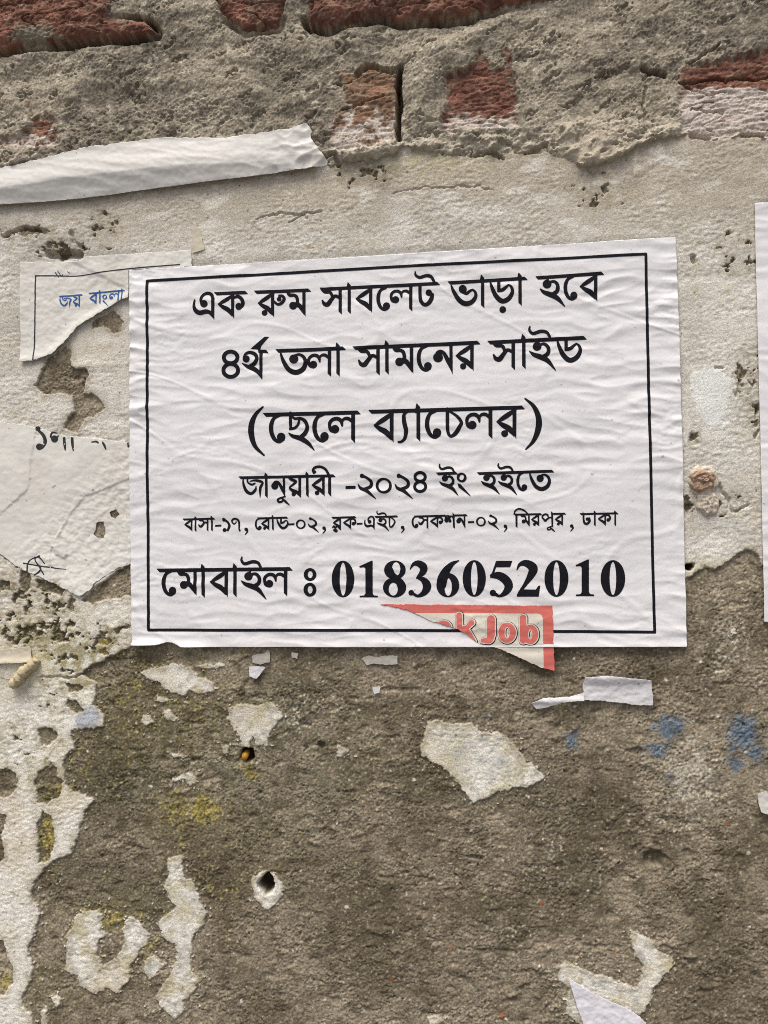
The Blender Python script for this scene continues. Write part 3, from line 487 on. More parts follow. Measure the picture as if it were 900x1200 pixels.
#TEXT#
# ------------------------------------------------------------------ lettering: every letter drawn as broad-pen strokes (units: 1/5 photo pixel)
# items: S stroke [(x, y, width)...], P polygon, D disc (x, y, r), O ring (x, y, rx, ry, width), E ellipse minus ellipse
def S(*p): return ('S', p)
def P(*p): return ('P', p)
def D(x, y, r): return ('S', ((x, y, 2 * r), (x + .01, y, 2 * r)))
def O(x, y, rx, ry, wd, t=0):
    return ('S', tuple((x + rx * math.cos(a), y + ry * math.sin(a), wd * (1 + t * math.cos(a * 2 - .9))) for a in [k * math.pi / 8 for k in range(17)]))
TRI = [S((88, 18, 12), (62, 38, 22), (32, 58, 20), (8, 74, 8)), S((8, 73, 10), (34, 90, 22), (62, 106, 26), (88, 134, 18))]
G = {
 'e': (1, [S((16, 45, 9), (12, 73, 14), (20, 103, 22), (45, 119, 26), (80, 112, 25), (105, 118, 20), (126, 148, 6)), D(70, 66, 21), S((56, 62, 16), (52, 45, 15), (58, 24, 16), (74, 9, 16), (96, 4, 18), (114, 14, 18), (122, 40, 17)), P((113, 30), (131, 30), (129, 160), (112, 120))]),
 'ka': (1, [P((80, 5), (98, 5), (96, 158), (80, 122)), S((86, 22, 12), (60, 42, 20), (30, 60, 19), (8, 73, 8)), S((8, 73, 10), (34, 90, 22), (62, 106, 25), (86, 134, 16)), S((94, 36, 12), (118, 28, 19), (140, 42, 20), (148, 66, 20), (142, 84, 18)), D(124, 86, 20)]),
 'ba': (1, TRI + [P((80, 5), (98, 5), (97, 156), (80, 118))]),
 'ra': (1, TRI + [P((80, 5), (98, 5), (97, 156), (80, 118)), D(42, 130, 16)]),
 'ru': (1, [S((96, 62, 10), (118, 80, 15), (142, 72, 18), (156, 50, 18), (146, 32, 16), (128, 30, 14)), D(127, 50, 13)]),
 'ma': (1, [P((94, 5), (112, 5), (112, 154), (95, 124)), S((3, 10, 10), (20, 30, 20), (45, 32, 18), (60, 42, 18), (66, 66, 18), (64, 92, 20)), D(40, 93, 22), S((58, 78, 14), (80, 96, 24), (106, 140, 10))]),
 'sa': (1, [P((104, 5), (122, 5), (122, 160), (104, 142)), S((0, 8, 10), (22, 28, 18), (50, 30, 18), (62, 42, 17), (68, 60, 14)), S((8, 78, 8), (20, 98, 20), (40, 101, 26), (60, 76, 22), (82, 53, 18), (108, 62, 16))]),
 'aa': (1, [P((-8, -26), (9, -8), (10, 160), (-8, 142), (-8, 20), (-14, 4))]),
 'la': (1, [D(34, 88, 20), S((34, 104, 10), (15, 95, 14), (8, 76, 15), (10, 55, 16), (26, 40, 17), (48, 38, 18), (64, 50, 17), (69, 72, 9)), S((64, 57, 9), (78, 39, 14), (98, 37, 17), (116, 50, 13)), P((113, 5), (131, 5), (131, 155), (113, 137))]),
 'ek': (1, [S((52, 12, 16), (24, 28, 16), (11, 58, 20), (11, 95, 20), (25, 128, 18), (48, 143, 13), (70, 132, 10)), D(58, 119, 20)]),
 'tta': (1, [S((5, -68, 8), (8, -50, 13), (32, -37, 18), (68, -47, 18), (98, -40, 18), (116, -10, 14)), S((33, 8, 18), (33, 60, 18), (38, 100, 20), (58, 122, 20), (82, 114, 23), (99, 88, 24), (103, 64, 22)), D(84, 52, 18)]),
 'bha': (1, [S((5, 26, 8), (20, 62, 20), (50, 108, 26), (85, 130, 28), (123, 122, 26), (147, 90, 20), (144, 62, 14), (128, 50, 10)), D(72, 46, 23), S((74, 60, 24), (94, 71, 18), (112, 58, 15), (130, 49, 10))]),
 'da': (1, [S((7, 20, 8), (20, 60, 20), (44, 106, 26), (78, 132, 28), (115, 117, 26), (136, 80, 20), (130, 50, 14), (114, 38, 9)), P((48, 5), (66, 5), (66, 60), (48, 80)), S((57, 72, 17), (80, 66, 20), (98, 52, 16), (114, 38, 9))]),
 'rra': (1, [S((7, 20, 8), (20, 60, 20), (44, 106, 26), (78, 132, 28), (115, 117, 26), (136, 80, 20), (130, 50, 14), (114, 38, 9)), P((48, 5), (66, 5), (66, 60), (48, 80)), S((57, 72, 17), (80, 66, 20), (98, 52, 16), (114, 38, 9)), D(80, 181, 19)]),
 'ha': (1, [S((52, 12, 12), (50, 40, 14)), D(48, 50, 25), S((62, 38, 14), (92, 36, 17), (110, 58, 20), (106, 90, 22), (78, 112, 24)), S((8, 78, 5), (32, 98, 22), (70, 112, 30), (108, 132, 26), (152, 180, 4))]),
 'i': (1.07, [S((8, -64, 8), (6, -44, 14), (26, -24, 18), (72, -36, 20), (106, -30, 18), (124, -4, 14)), S((60, 12, 12), (56, 40, 14)), D(50, 52, 25), S((62, 42, 14), (94, 38, 18), (116, 62, 20), (112, 94, 22), (84, 114, 24)), S((6, 80, 5), (32, 100, 22), (72, 114, 30), (112, 136, 26), (158, 192, 4))]),
 'four': (1.07, [O(55, 45, 40, 34, 22), O(55, 120, 43, 38, 22)]),
 'tha': (1.07, [D(26, 54, 20), S((12, 48, 12), (22, 26, 14), (46, 16, 18), (76, 26, 20), (88, 52, 20), (74, 80, 22), (48, 96, 20)), S((4, 80, 5), (34, 98, 20), (70, 112, 26), (98, 134, 20), (117, 168, 5)), P((103, 5), (121, 5), (120, 174), (103, 142)), P((95, 0), (140, 0), (155, 20), (97, 18)), P((52, -5), (132, -75), (158, -75), (112, -20), (104, 8), (92, -2))]),
 'ta': (1.07, [S((3, 12, 7), (20, 64, 20), (52, 116, 26), (94, 134, 29), (134, 115, 28), (150, 76, 22), (139, 44, 18), (114, 29, 14), (90, 34, 12)), D(82, 56, 26)]),
 'na': (1.07, [D(28, 84, 28), S((16, 70, 14), (24, 54, 14), (42, 48, 18), (64, 62, 20), (86, 104, 24), (107, 156, 10)), P((94, 5), (112, 5), (113, 182), (96, 145))]),
 'chha': (1.2, [S((14, 8, 17), (14, 60, 17), (15, 98, 14)), S((12, 100, 14), (38, 94, 15), (58, 74, 14), (66, 44, 12)), S((18, 24, 10), (40, 40, 14), (70, 38, 16), (98, 54, 20), (111, 88, 20), (100, 122, 24), (76, 146, 24)), S((4, 124, 5), (28, 142, 20), (75, 156, 28), (118, 184, 22), (152, 224, 4))]),
 'yp': (1.2, [S((102, 10, 14), (62, 20, 12), (40, 38, 19), (42, 84, 24), (52, 130, 24), (44, 175, 18), (24, 194, 14), (8, 196, 12)), P((96, 2), (120, 2), (122, 30), (102, 26))]),
 'cha': (1.2, [S((13, 10, 20), (13, 90, 20), (16, 142, 18), (32, 167, 17), (60, 150, 24), (86, 108, 22), (94, 86, 18), (70, 52, 16), (22, 20, 10))]),
 'ja': (1.2, [S((5, 20, 8), (10, 75, 20), (35, 130, 26), (75, 150, 24), (110, 120, 20), (118, 90, 9)), S((52, 8, 10), (42, 40, 13), (58, 62, 14), (84, 72, 18), (108, 60, 12)), S((66, 44, 9), (100, 36, 14), (142, 40, 22), (174, 56, 18), (154, 104, 22), (152, 184, 5))]),
 'ya': (.8, [S((2, 10, 8), (22, 24, 16), (46, 34, 14), (34, 50, 13), (10, 70, 9), (26, 86, 18), (56, 100, 18), (74, 124, 6)), P((62, 4), (77, 4), (77, 126), (62, 106)), D(34, 108, 12)]),
 'ukar': (.8, [S((50, -8, 7), (26, 0, 10), (7, 10, 11), (12, 24, 11), (30, 22, 10), (38, 8, 9)), S((34, 6, 8), (52, 22, 13), (74, 42, 4))]),
 'ii': (.8, [P((-8, 2), (8, 2), (9, 126), (-8, 106)), S((-92, -12, 12), (-98, -28, 12), (-84, -44, 14), (-56, -48, 14), (-28, -36, 14), (-10, -10, 14), (-2, 10, 14)), D(-88, -18, 9)]),
 'two': (.8, [D(25, 20, 12), S((26, 20, 18), (54, 32, 14), (78, 54, 17), (74, 82, 19), (38, 98, 18)), S((2, 68, 4), (18, 92, 16), (54, 108, 20), (104, 152, 4))]),
 'zero': (.8, [O(0, 0, 39, 39, 14, .15)]),
 'ng': (.8, [O(0, 0, 21, 22, 13, .2), P((-24, 34), (-8, 38), (50, 104), (52, 110), (-18, 56))]),
 'one': (.49 * 6.43 / 5, [D(14, 16, 12), S((10, 10, 16), (42, 34, 15), (54, 62, 17), (42, 92, 16)), D(18, 92, 14)]),
 'seven': (.98, [S((6, 55, 14), (4, 30, 18), (28, 10, 20), (62, 16, 22), (85, 50, 22), (88, 140, 14)), D(94, 146, 10), S((8, 54, 14), (28, 70, 14), (52, 52, 9), (48, 36, 6))]),
 'comma': (.49 * 6.43 / 5, [D(0, 0, 12), S((5, 0, 14), (9, 17, 11), (-8, 40, 4))]),
 'sha': (1.1025, [S((6, 70, 12), (22, 24, 17), (50, 10, 19), (76, 32, 22)), D(30, 76, 22), D(74, 78, 20), S((22, 60, 22), (50, 40, 26), (72, 62, 26)), S((70, 34, 14), (90, 12, 13), (116, 44, 12)), P((108, -32), (134, 0), (138, 176), (116, 158))]),
 'pa': (1.1025, [S((6, 66, 10), (16, 36, 22), (48, 16, 22), (78, 24, 22), (86, 44, 16)), S((10, 58, 14), (32, 84, 22), (50, 101, 24), (80, 74, 22), (116, 58, 15), (144, 78, 12)), P((126, -22), (150, 2), (152, 190), (132, 168))]),
 'dha': (.49 * 6.43 / 5, [S((14, 6, 13), (14, 46, 13), (22, 76, 15), (42, 80, 17), (60, 58, 15), (56, 38, 11)), D(42, 46, 12)]),
 'ik': (.49 * 6.43 / 5, [P((-7, 2), (7, 2), (7, 106), (-6, 94)), S((-18, 4, 8), (-8, -22, 11), (20, -36, 12), (56, -24, 12), (86, 0, 6))]),
}
ZERO = lambda x, y, rx=65: ('E', (x, y, rx, 106, 20, 97))
SIX = [('E2', (125, 227, 66, 70, 127, 238, 22, 52)), S((189, 84, 5), (150, 104, 26), (116, 142, 44), (94, 190, 58), (88, 228, 52))]

def xf(items, x, y, s):
    out = []
    for k, p in items:
        if k == 'S': out.append((k, [(x + a * s / 5, y + b * s / 5, c * s / 5) for a, b, c in p]))
        elif k == 'P': out.append((k, [(x + a * s / 5, y + b * s / 5) for a, b in p]))
        elif k == 'E': out.append((k, (x + p[0] * s / 5, y + p[1] * s / 5) + tuple(q * s / 5 for q in p[2:])))
        elif k == 'E2': out.append((k, (x + p[0] * s / 5, y + p[1] * s / 5, p[2] * s / 5, p[3] * s / 5, x + p[4] * s / 5, y + p[5] * s / 5, p[6] * s / 5, p[7] * s / 5)))
    return out
def g(name, x, y, s): return xf(G[name][1], x, y, s / G[name][0])
def bar(x0, y0, x1, y1, th=3.6): return [('P', [(x0, y0), (x1 - th * .95, y1), (x1, y1 + th), (x0 + th * .95, y0 + th)])]
def hy(x0, y0, x1, y1): return [('P', [(x0, y0), (x1, y0 - .3), (x1, y1 - .3), (x0, y1)])]
def ell(u, v, cx, cy, rx, ry):
    a = (u - cx) / rx; b = (v - cy) / ry; k0 = np.sqrt(a * a + b * b) + 1e-9
    k1 = np.sqrt((a / rx) ** 2 + (b / ry) ** 2) + 1e-9; return k0 * (k0 - 1) / k1
def ink_sdf(items):
    def f(u, v):
        d = np.full(u.shape, 1e3); us, vs_ = u[0], v[:, 0]
        for k, p in items:
            if k == 'S':
                q = spline(p, 6) if len(p) > 2 else np.array(p, float)
                for a, b in zip(q[:-1], q[1:]):
                    r = max(a[2], b[2]) / 2 + 2.5
                    i0, i1 = np.searchsorted(us, min(a[0], b[0]) - r), np.searchsorted(us, max(a[0], b[0]) + r)
                    j0, j1 = np.searchsorted(vs_, min(a[1], b[1]) - r), np.searchsorted(vs_, max(a[1], b[1]) + r)
                    if i1 <= i0 or j1 <= j0: continue
                    uu, vv = u[j0:j1, i0:i1], v[j0:j1, i0:i1]; ex, ey = b[0] - a[0], b[1] - a[1]
                    t = np.clip(((uu - a[0]) * ex + (vv - a[1]) * ey) / (ex * ex + ey * ey + 1e-9), 0, 1)
                    dd = np.hypot(uu - a[0] - ex * t, vv - a[1] - ey * t) - (a[2] + (b[2] - a[2]) * t) / 2
                    d[j0:j1, i0:i1] = np.minimum(d[j0:j1, i0:i1], dd)
            elif k == 'P': d = np.minimum(d, sdpoly(u, v, p))
            elif k == 'E': d = np.minimum(d, np.maximum(ell(u, v, p[0], p[1], p[2], p[3]), -ell(u, v, p[0], p[1], p[4], p[5])))
            elif k == 'E2': d = np.minimum(d, np.maximum(ell(u, v, *p[:4]), -ell(u, v, *p[4:])))
            elif k == 'X': d = np.maximum(d, -ell(u, v, *p))
        return d
    return f
def items_box(items, pad=2):
    a = []
    for k, p in items:
        if k == 'S': a += [(q[0] - q[2] / 2, q[1] - q[2] / 2) for q in p] + [(q[0] + q[2] / 2, q[1] + q[2] / 2) for q in p]
        elif k == 'P': a += list(p)
        elif k in ('E', 'E2'): a += [(p[0] - p[2], p[1] - p[3]), (p[0] + p[2], p[1] + p[3])]
    a = np.array(a); return (a[:, 0].min() - pad, a[:, 1].min() - pad, a[:, 0].max() + pad, a[:, 1].max() + pad)
def ink(name, items, hfun, root, mat, cell=0.5, dh=0.10, clip=None, mod=None):
    base = ink_sdf(items)
    f = (lambda u, v: np.maximum(base(u, v), clip(u, v))) if clip else base
    f2 = (lambda u, v: mod(f(u, v), u, v)) if mod else f
    me, _, _ = sheet_mesh(name, f2, items_box(items), cell, lambda u, v, X, Z: hfun(u, v, X, Z) + dh, root.location)
    return link(name, me, mat, root)
def thick(o, t=0.00018):
    m = o.modifiers.new('thickness', 'SOLIDIFY'); m.thickness = t; m.offset = -1; return o
def rag(P_, a1=1.2, a2=0.7, s=0):      # outline torn out of paper
    def f(u, v):
        uu = u + a1 * pn(u / 9, v / 9, 201 + s) + a2 * pn(u / 3.2, v / 3.2, 202 + s); vv = v + a1 * pn(u / 9, v / 9, 203 + s) + a2 * pn(u / 3.2, v / 3.2, 204 + s)
        return sdpoly(uu, vv, P_)
    return f
def pbox(P_, pad=5):
    a = np.array(P_); return (a[:, 0].min() - pad, a[:, 1].min() - pad, a[:, 0].max() + pad, a[:, 1].max() + pad)
def root_at(name, u, v, label, cat, group=None):
    X_, Z_ = to_wall(u, v); return empty(name, (X_ / 1000, -0.002, (Z_ + Z0) / 1000), label, cat, group)

# ------------------------------------------------------------------ the big notice
def ripple(X, Z, s=0):
    wx = X + 9 * pn(X / 40, Z / 30, 300 + s); wz = Z + 3.5 * pn(X / 26, Z / 22, 301 + s) + 0.05 * X
    r = 0.75 * pn(wx / 34, wz / 6.2, 302 + s) + 0.62 * (0.35 - np.abs(pn(wx / 24, wz / 7.5, 303 + s))) * 2 + 0.22 * pn(wx / 12, wz / 3.0, 304 + s) + 0.5 * pn(X / 60, Z / 14, 309 + s)
    am = 0.35 + 0.9 * sst(-.35, .45, pn(X / 70, Z / 45, 305 + s) + .3 * pn(X / 25, Z / 20, 306 + s))
    return r * am + 0.05 * pn(X / 1.6, Z / 1.6, 307 + s) + 0.09 * pn(X / 4.5, Z / 3.2, 308 + s) + sst(.05, .4, pn(X / 38, Z / 24, 310 + s)) * (.34 * pn(wx / 7 + .3 * pn(X / 3, Z / 3, 312), wz / 2.6, 311 + s) + .16 * pn(X / 2.6, Z / 1.9, 313 + s)) + .25 * sst(.06, 0, np.abs(pn(X / 60 + Z / 90, Z / 40, 314 + s)))
def h_notice(u, v, X, Z):
    e = np.exp(-((u - 155) / 26) ** 2) + .8 * np.exp(-((u - 798) / 30) ** 2)
    r = ripple(X, Z) * (0.60 + 0.7 * e)
    curl = 2.2 * np.exp(-(((u - 176) / 17) ** 2 + ((v - 757) / 7) ** 2)) + 1.6 * np.exp(-(((u - 225) / 18) ** 2 + ((v - 759) / 5) ** 2))
    return low(X, Z) + 2.3 + r + curl + 0.5 * sst(745, 760, v)
notice = root_at('rental_notice', 480, 757, 'large white notice with black border and Bengali text, pasted in the middle of the wall', 'notice')
NP = [(154, 318), (300, 309.5), (500, 297.5), (790.5, 280), (795, 400), (799, 560), (803.5, 757), (600, 757.5), (400, 757.5), (215, 757), (205, 752.5), (198, 751.5), (188, 754.5), (157, 755.5), (154, 600)]
me, _, _ = sheet_mesh('paper_sheet', lambda u, v: sdpoly(u + .5 * pn(v / 30, u * 0 + 1, 7), v + .5 * pn(u / 30, v * 0 + 2, 8), NP), pbox(NP), 1.1, h_notice, notice.location)
thick(link('paper_sheet', me, M_POSTER, notice))
fr = [(175, 331), (465, 314.2), (755.5, 300), (760, 500), (766, 740), (470, 738), (176.5, 737.5), (175, 540), (175, 331)]
me, _, _ = sheet_mesh('printed_border', lambda u, v: sdline(u, v, fr) - 1.7, pbox(fr), 0.7, lambda u, v, X, Z: h_notice(u, v, X, Z) + .12, notice.location)
link('printed_border', me, M_INK, notice)
def word(items, cell=0.5, name='printed_word'): return ink(name, items, h_notice, notice, M_INK, cell, mod=lambda d, u, v: d - .16)
# line 1
word(g('e', 227, 344.4, 1) + bar(252.5, 344, 292, 342.4) + g('ka', 256.6, 343.4, 1))
word(bar(299, 342.2, 365.6, 339.6) + g('ra', 303, 342, 1) + g('ru', 303, 342, 1) + g('ma', 336.6, 341, 1))
word(bar(376, 338.8, 516, 332) + g('sa', 377, 337.8, 1) + g('aa', 410, 337.4, 1) + g('ba', 417, 336.6, 1.02) + g('ek', 442, 336.2, 1) + g('la', 457.4, 335.2, 1) + g('tta', 486, 334, 1))
word(bar(524.6, 331.4, 618, 326.2) + g('bha', 528, 331, 1) + g('aa', 565.4, 329, 1.04) + g('rra', 573, 328, 1) + g('aa', 609, 326.6, 1.04))
word(bar(627, 325.6, 707, 320.4) + g('ha', 631, 324.6, 1) + g('ek', 660, 323.4, 1.02) + g('ba', 678, 321.6, 1.08))
# line 2
word(g('four', 261, 411, 1.07) + g('tha', 285, 411, 1.07))
word(bar(324, 410.4, 406.4, 407.4, 4) + g('ta', 329, 410.6, 1.07) + g('la', 361, 409.4, 1.07) + g('aa', 397, 408, 1.07))
word(bar(414, 407.4, 563, 400.4, 4) + g('sa', 419.6, 406.8, 1.07) + g('aa', 454, 405.6, 1.07) + g('ma', 460, 404.8, 1.1) + g('ek', 489, 403.6, 1.1) + g('na', 508, 403, 1.07) + g('ra', 533.6, 401.6, 1.1))
word(bar(571, 400.6, 687, 395, 4) + g('sa', 576.6, 399.8, 1.09) + g('aa', 613.4, 398.2, 1.1) + g('i', 619, 396.8, 1.07) + g('da', 651, 395.8, 1.04))
# line 3
word([('S', [(x / 5 + 280, y / 5 + 465, w_ / 5) for x, y, w_ in ((150, 65, 9), (105, 110, 22), (82, 170, 32), (82, 230, 32), (105, 295, 22), (155, 345, 9))])] + bar(309.6, 485, 423.6, 482, 4.2) + g('ek', 317, 484.2, 1.2) + g('chha', 339, 483.4, 1.2) + g('ek', 367.4, 483.2, 1.2) + g('la', 385.4, 482.4, 1.2))
word(bar(432.4, 481.4, 615, 476.2, 4.2) + g('ba', 438, 481.4, 1.22) + g('yp', 466, 479.4, 1.2) + g('aa', 490.5, 479.6, 1.2) + g('ek', 498.6, 479, 1.2) + g('cha', 522, 478.4, 1.2) + g('la', 545.4, 477.6, 1.2) + g('ra', 581, 477, 1.22)
     + [('S', [(x / 5 + 460, y / 5 + 460, w_ / 5) for x, y, w_ in ((775, 40, 8), (825, 85, 22), (853, 150, 32), (852, 215, 34), (825, 285, 22), (780, 335, 8))])])
# line 4
word(bar(281.4, 558.8, 394.4, 556.4, 3) + g('ja', 286, 558.6, .8) + g('aa', 313.4, 558.2, .8) + g('na', 319.4, 558, .76) + g('ukar', 325.5, 583.6, .8) + g('ya', 338.6, 557.6, .8) + g('aa', 361.2, 557.2, .8) + g('ra', 366, 557, .8) + g('ii', 387.4, 557, .8))
word(hy(406, 570, 417.4, 573.2) + g('two', 420, 554, .8) + g('zero', 450.4, 569.4, .8) + g('two', 463, 554, .8) + g('four', 484.6, 552.6, .8))
word(bar(511.4, 554.4, 537, 553.4, 3) + g('i', 514.6, 553.6, .76) + g('ng', 541.2, 560, .8))
word(bar(559, 554, 649, 551, 3) + g('ha', 563, 553, .73) + g('i', 583, 552.8, .76) + g('ek', 605, 552, .8) + g('ta', 619.6, 552, .85))
# line 5 (small)
q = .49
word(bar(215.8, 607.9, 254, 606.8, 2) + g('ba', 217.8, 607.5, q) + g('aa', 231, 607.4, q) + g('sa', 234, 607, q) + g('aa', 250, 606.8, q) + hy(253.9, 615.2, 260.9, 617.2) + g('one', 262, 606.8, q) + g('seven', 273.2, 607, q) + g('comma', 290, 620.3, q), .33)
word(bar(303, 606.6, 339, 605.6, 2) + g('ek', 300.2, 606.6, q) + g('ra', 307.2, 606.4, q) + g('aa', 320.9, 606, q) + g('da', 325, 606, q) + hy(339, 613.6, 346, 615.6) + g('zero', 353.5, 614.4, .48) + g('two', 361.8, 605.4, .48) + g('comma', 380.7, 618.8, q), .33)
word(bar(389.5, 606, 418.5, 605, 2) + g('ba', 391, 605.5, q) + [('S', [(x / 6.43 + 340, y / 6.43 + 590, w_ / 6.43) for x, y, w_ in ((328, 182, 9), (336, 170, 10), (348, 184, 12), (360, 172, 10), (386, 196, 8))])] + [('S', [(393.3, 621.3, 3.4), (395, 622, 3.6)])] + g('ka', 403, 605.3, q)
     + hy(419, 613, 425.5, 614.9) + g('e', 427, 605, q) + bar(439.5, 605, 467.2, 604.2, 2) + g('i', 441.9, 604.8, q) + g('cha', 455.9, 604.4, q * .98) + g('comma', 472.2, 618, q), .33)
word(bar(485.6, 604.4, 524, 603.4, 2) + bar(531.5, 603.2, 548.2, 602.8, 2) + g('ek', 483, 604.2, q) + g('sa', 490.2, 604, q) + g('ka', 504.2, 603.7, q) + g('sha', 520.9, 603.6, q) + g('na', 535, 603, q) + hy(548.5, 611, 555.5, 613) + g('zero', 563.6, 611.3, .48) + g('two', 571.9, 602.2, .48) + g('comma', 592, 616.7, q), .33)
word(bar(601.7, 602.2, 635, 601.6, 2) + bar(646.5, 601.4, 662.8, 601.0, 2) + g('ik', 605, 602, q) + g('ma', 609.4, 601.9, q) + g('ra', 621.9, 601.7, q) + g('pa', 634.2, 601.3, q) + g('ukar', 640.2, 617.6, .52) + g('ra', 649.6, 601.4, q) + g('comma', 669.3, 616.4, q), .33)
word(bar(678.6, 601.6, 723.7, 600.6, 2) + g('dha', 681, 601.2, q) + g('aa', 696.2, 601, q) + g('ka', 699.6, 600.9, q) + g('aa', 719.9, 600.8, q), .33)
# line 6
word(bar(185.6, 666.2, 344.4, 664.4, 4) + g('ek', 192, 666, 1.08) + g('ma', 209.6, 666, 1.02) + g('aa', 240, 665.8, 1.06) + g('ba', 247.6, 665.4, 1.09) + g('aa', 277, 665.2, 1.06) + g('i', 283.4, 665, 1.02) + g('la', 310, 664.8, 1.07))
word([('E2', (364.4, 673, 7.3, 7.4, 364.6, 673, 3.0, 4.2)), ('E2', (364.4, 690.6, 7.3, 8.0, 364.6, 690.6, 3.0, 4.6))], name='printed_colon')
v17 = lambda it, dx=0, dy=0: xf(it, 340 + dx, 640 + dy, 1)
ONE = [P((410, 117), (480, 85), (487, 85), (487, 275), (495, 287), (517, 289), (517, 297), (412, 297), (412, 289), (438, 287), (446, 275), (446, 130), (438, 122), (413, 124))]
THREE = [S((705, 134, 5), (724, 106, 18), (752, 100, 34), (782, 120, 44), (778, 152, 36), (742, 186, 6)), S((744, 184, 6), (782, 196, 32), (804, 232, 48), (788, 270, 34), (752, 290, 16), (728, 280, 16)), D(712, 271, 16)]
EIGHT = [('E2', (617, 138, 62, 54, 624, 132, 25, 40)), ('E2', (615, 240, 67, 58, 607, 250, 27, 38)), S((584, 140, 46), (600, 168, 40), (624, 186, 34), (648, 214, 44), (656, 240, 46))]
FIVE = [P((408, 86), (500, 86), (488, 122), (398, 122)), P((406, 88), (414, 100), (390, 168), (372, 187)), S((384, 172, 26), (424, 172, 44), (462, 196, 50), (480, 232, 48), (462, 268, 34), (428, 290, 14), (402, 280, 20)), D(388, 272, 18)]
TWO = [S((27, 138, 4), (46, 106, 20), (84, 100, 40), (122, 128, 52), (108, 172, 40), (76, 222, 22), (40, 272, 14)), P((27, 284), (40, 262), (72, 252), (138, 253), (152, 232), (163, 230), (154, 293), (28, 293))]
def number_split():
    digs = [v17([ZERO(315, 191)]), v17(ONE), v17(EIGHT), v17(THREE), xf(SIX, 500, 640, 1), xf([ZERO(279, 188, 67)], 500, 640, 1), xf(FIVE, 500, 640, 1), xf(TWO, 600, 640, 1), xf([ZERO(258, 188, 69)], 600, 640, 1), xf(ONE, 592, 638.6, 1), xf([ZERO(588, 188, 71)], 600, 640, 1)]
    for d in digs: word(d, .5, 'printed_digit')
number_split()

# ------------------------------------------------------------------ torn red and cream flyer stuck over the notice's lower edge
FP = [(445, 707), (500, 708), (560, 708.5), (647, 709), (648, 750), (649.5, 785), (633, 781), (611, 771), (587, 760), (572, 756), (562, 754), (545, 741), (530, 734), (508, 728), (489, 719), (472, 713)]
def tear_fl(u, v):
    s = rag(FP, 1.0, .8, 5)(u, v); c = sdpoly(u, v, [(440, 707), (647.5, 709), (649.5, 785.5), (640, 800), (440, 800)])
    return np.maximum(np.maximum(sdpoly(u, v, FP) - 1.2, s), c)
def h_fl(u, v, X, Z):
    over = sst(752, 764, v)
    return (low(X, Z) + 2.65 + ripple(X, Z) * .62) * (1 - over) + over * (low(X, Z) + 2.5 + .6 * pn(u / 30, v / 12, 9)) + .25 * sst(757, 775, v) + .5 * np.exp(-(np.clip(v - (707 + (u - 445) * .55), 0, 99) / 4) ** 2) * 0
flyer = root_at('torn_flyer', 600, 760, 'torn corner of a red and cream printed flyer hanging below the white notice', 'flyer')
M_RED = paper_mat('red_print', tuple(lin(206, 108, 98)), stain=(0.6, 0.3, 0.25), amt=.2); M_CREAM = paper_mat('cream_print', tuple(lin(214, 208, 194)), amt=.2)
M_RED2 = flat_mat('red_ink', tuple(lin(206, 110, 102)), .5)
me, _, _ = sheet_mesh('paper_sheet', tear_fl, pbox(FP), .8, h_fl, flyer.location); thick(link('paper_sheet', me, M_RED, flyer))
panel = [(440, 717.8), (630, 718.4), (634, 720), (635.6, 724), (637, 800), (440, 800)]
me, _, _ = sheet_mesh('cream_panel', lambda u, v: np.maximum(tear_fl(u, v) + .2, sdpoly(u, v, panel)), pbox(FP), .7, lambda u, v, X, Z: h_fl(u, v, X, Z) + .08, flyer.location); link('cream_panel', me, M_CREAM, flyer)
c4 = lambda x, y, w_=None: (440 + x / 4.09, 695 + y / 4.09) if w_ is None else (440 + x / 4.09, 695 + y / 4.09, w_ / 4.09)
LET = {'letter_n': [('S', [c4(300, 150, 26), c4(330, 142, 26), c4(350, 156, 28), c4(356, 190, 26)])],
       'letter_k': [('S', [c4(402, 104, 28), c4(404, 225, 28)]), ('S', [c4(414, 184, 18), c4(440, 160, 22), c4(462, 138, 26)]), ('S', [c4(428, 165, 26), c4(446, 190, 28), c4(468, 230, 30)])],
       'letter_j': [('S', [c4(553, 122, 38), c4(553, 195, 38)]), ('S', [c4(553, 195, 38), c4(546, 220, 30), c4(514, 224, 20)])],
       'letter_o': [('E', (440 + 630 / 4.09, 695 + 186 / 4.09, 42 / 4.09, 48 / 4.09, 12 / 4.09, 27 / 4.09))],
       'letter_b': [('S', [c4(706, 116, 32), c4(706, 222, 32)]), ('E', (440 + 740 / 4.09, 695 + 194 / 4.09, 38 / 4.09, 46 / 4.09, 10 / 4.09, 24 / 4.09))]}
for nm, it in LET.items():
    for lname, mat_, grow, dx, dh in (('letter_outline', M_INK, 1.75, .5, .14), ('letter_rim', M_CREAM, 1.05, .1, .19), (nm, M_RED2, -.1, 0, .24)):
        base = ink_sdf(it); b = items_box(it, 6)
        fn = lambda u, v, base=base, grow=grow, dx=dx: np.maximum(base(u - dx, v - dx) - grow, tear_fl(u, v) + .3)
        me, _, _ = sheet_mesh(lname, fn, b, .4, lambda u, v, X, Z, dh=dh: h_fl(u, v, X, Z) + dh, flyer.location)
        if len(me.polygons): link(lname, me, mat_, flyer)

# ------------------------------------------------------------------ other papers
def sheet_thing(name, sdf, box_, hfun, mat, label, cat, cell=1.0, t=.00018, group=None):
    o0 = to_wall((box_[0] + box_[2]) / 2, box_[3] - 5); loc = (o0[0] / 1000, -.002, (o0[1] + Z0) / 1000)
    me, _, _ = sheet_mesh(name, sdf, box_, cell, hfun, loc); o = link(name, me, mat); o.location = loc
    thick(o, t); return tag(o, label, cat, group)
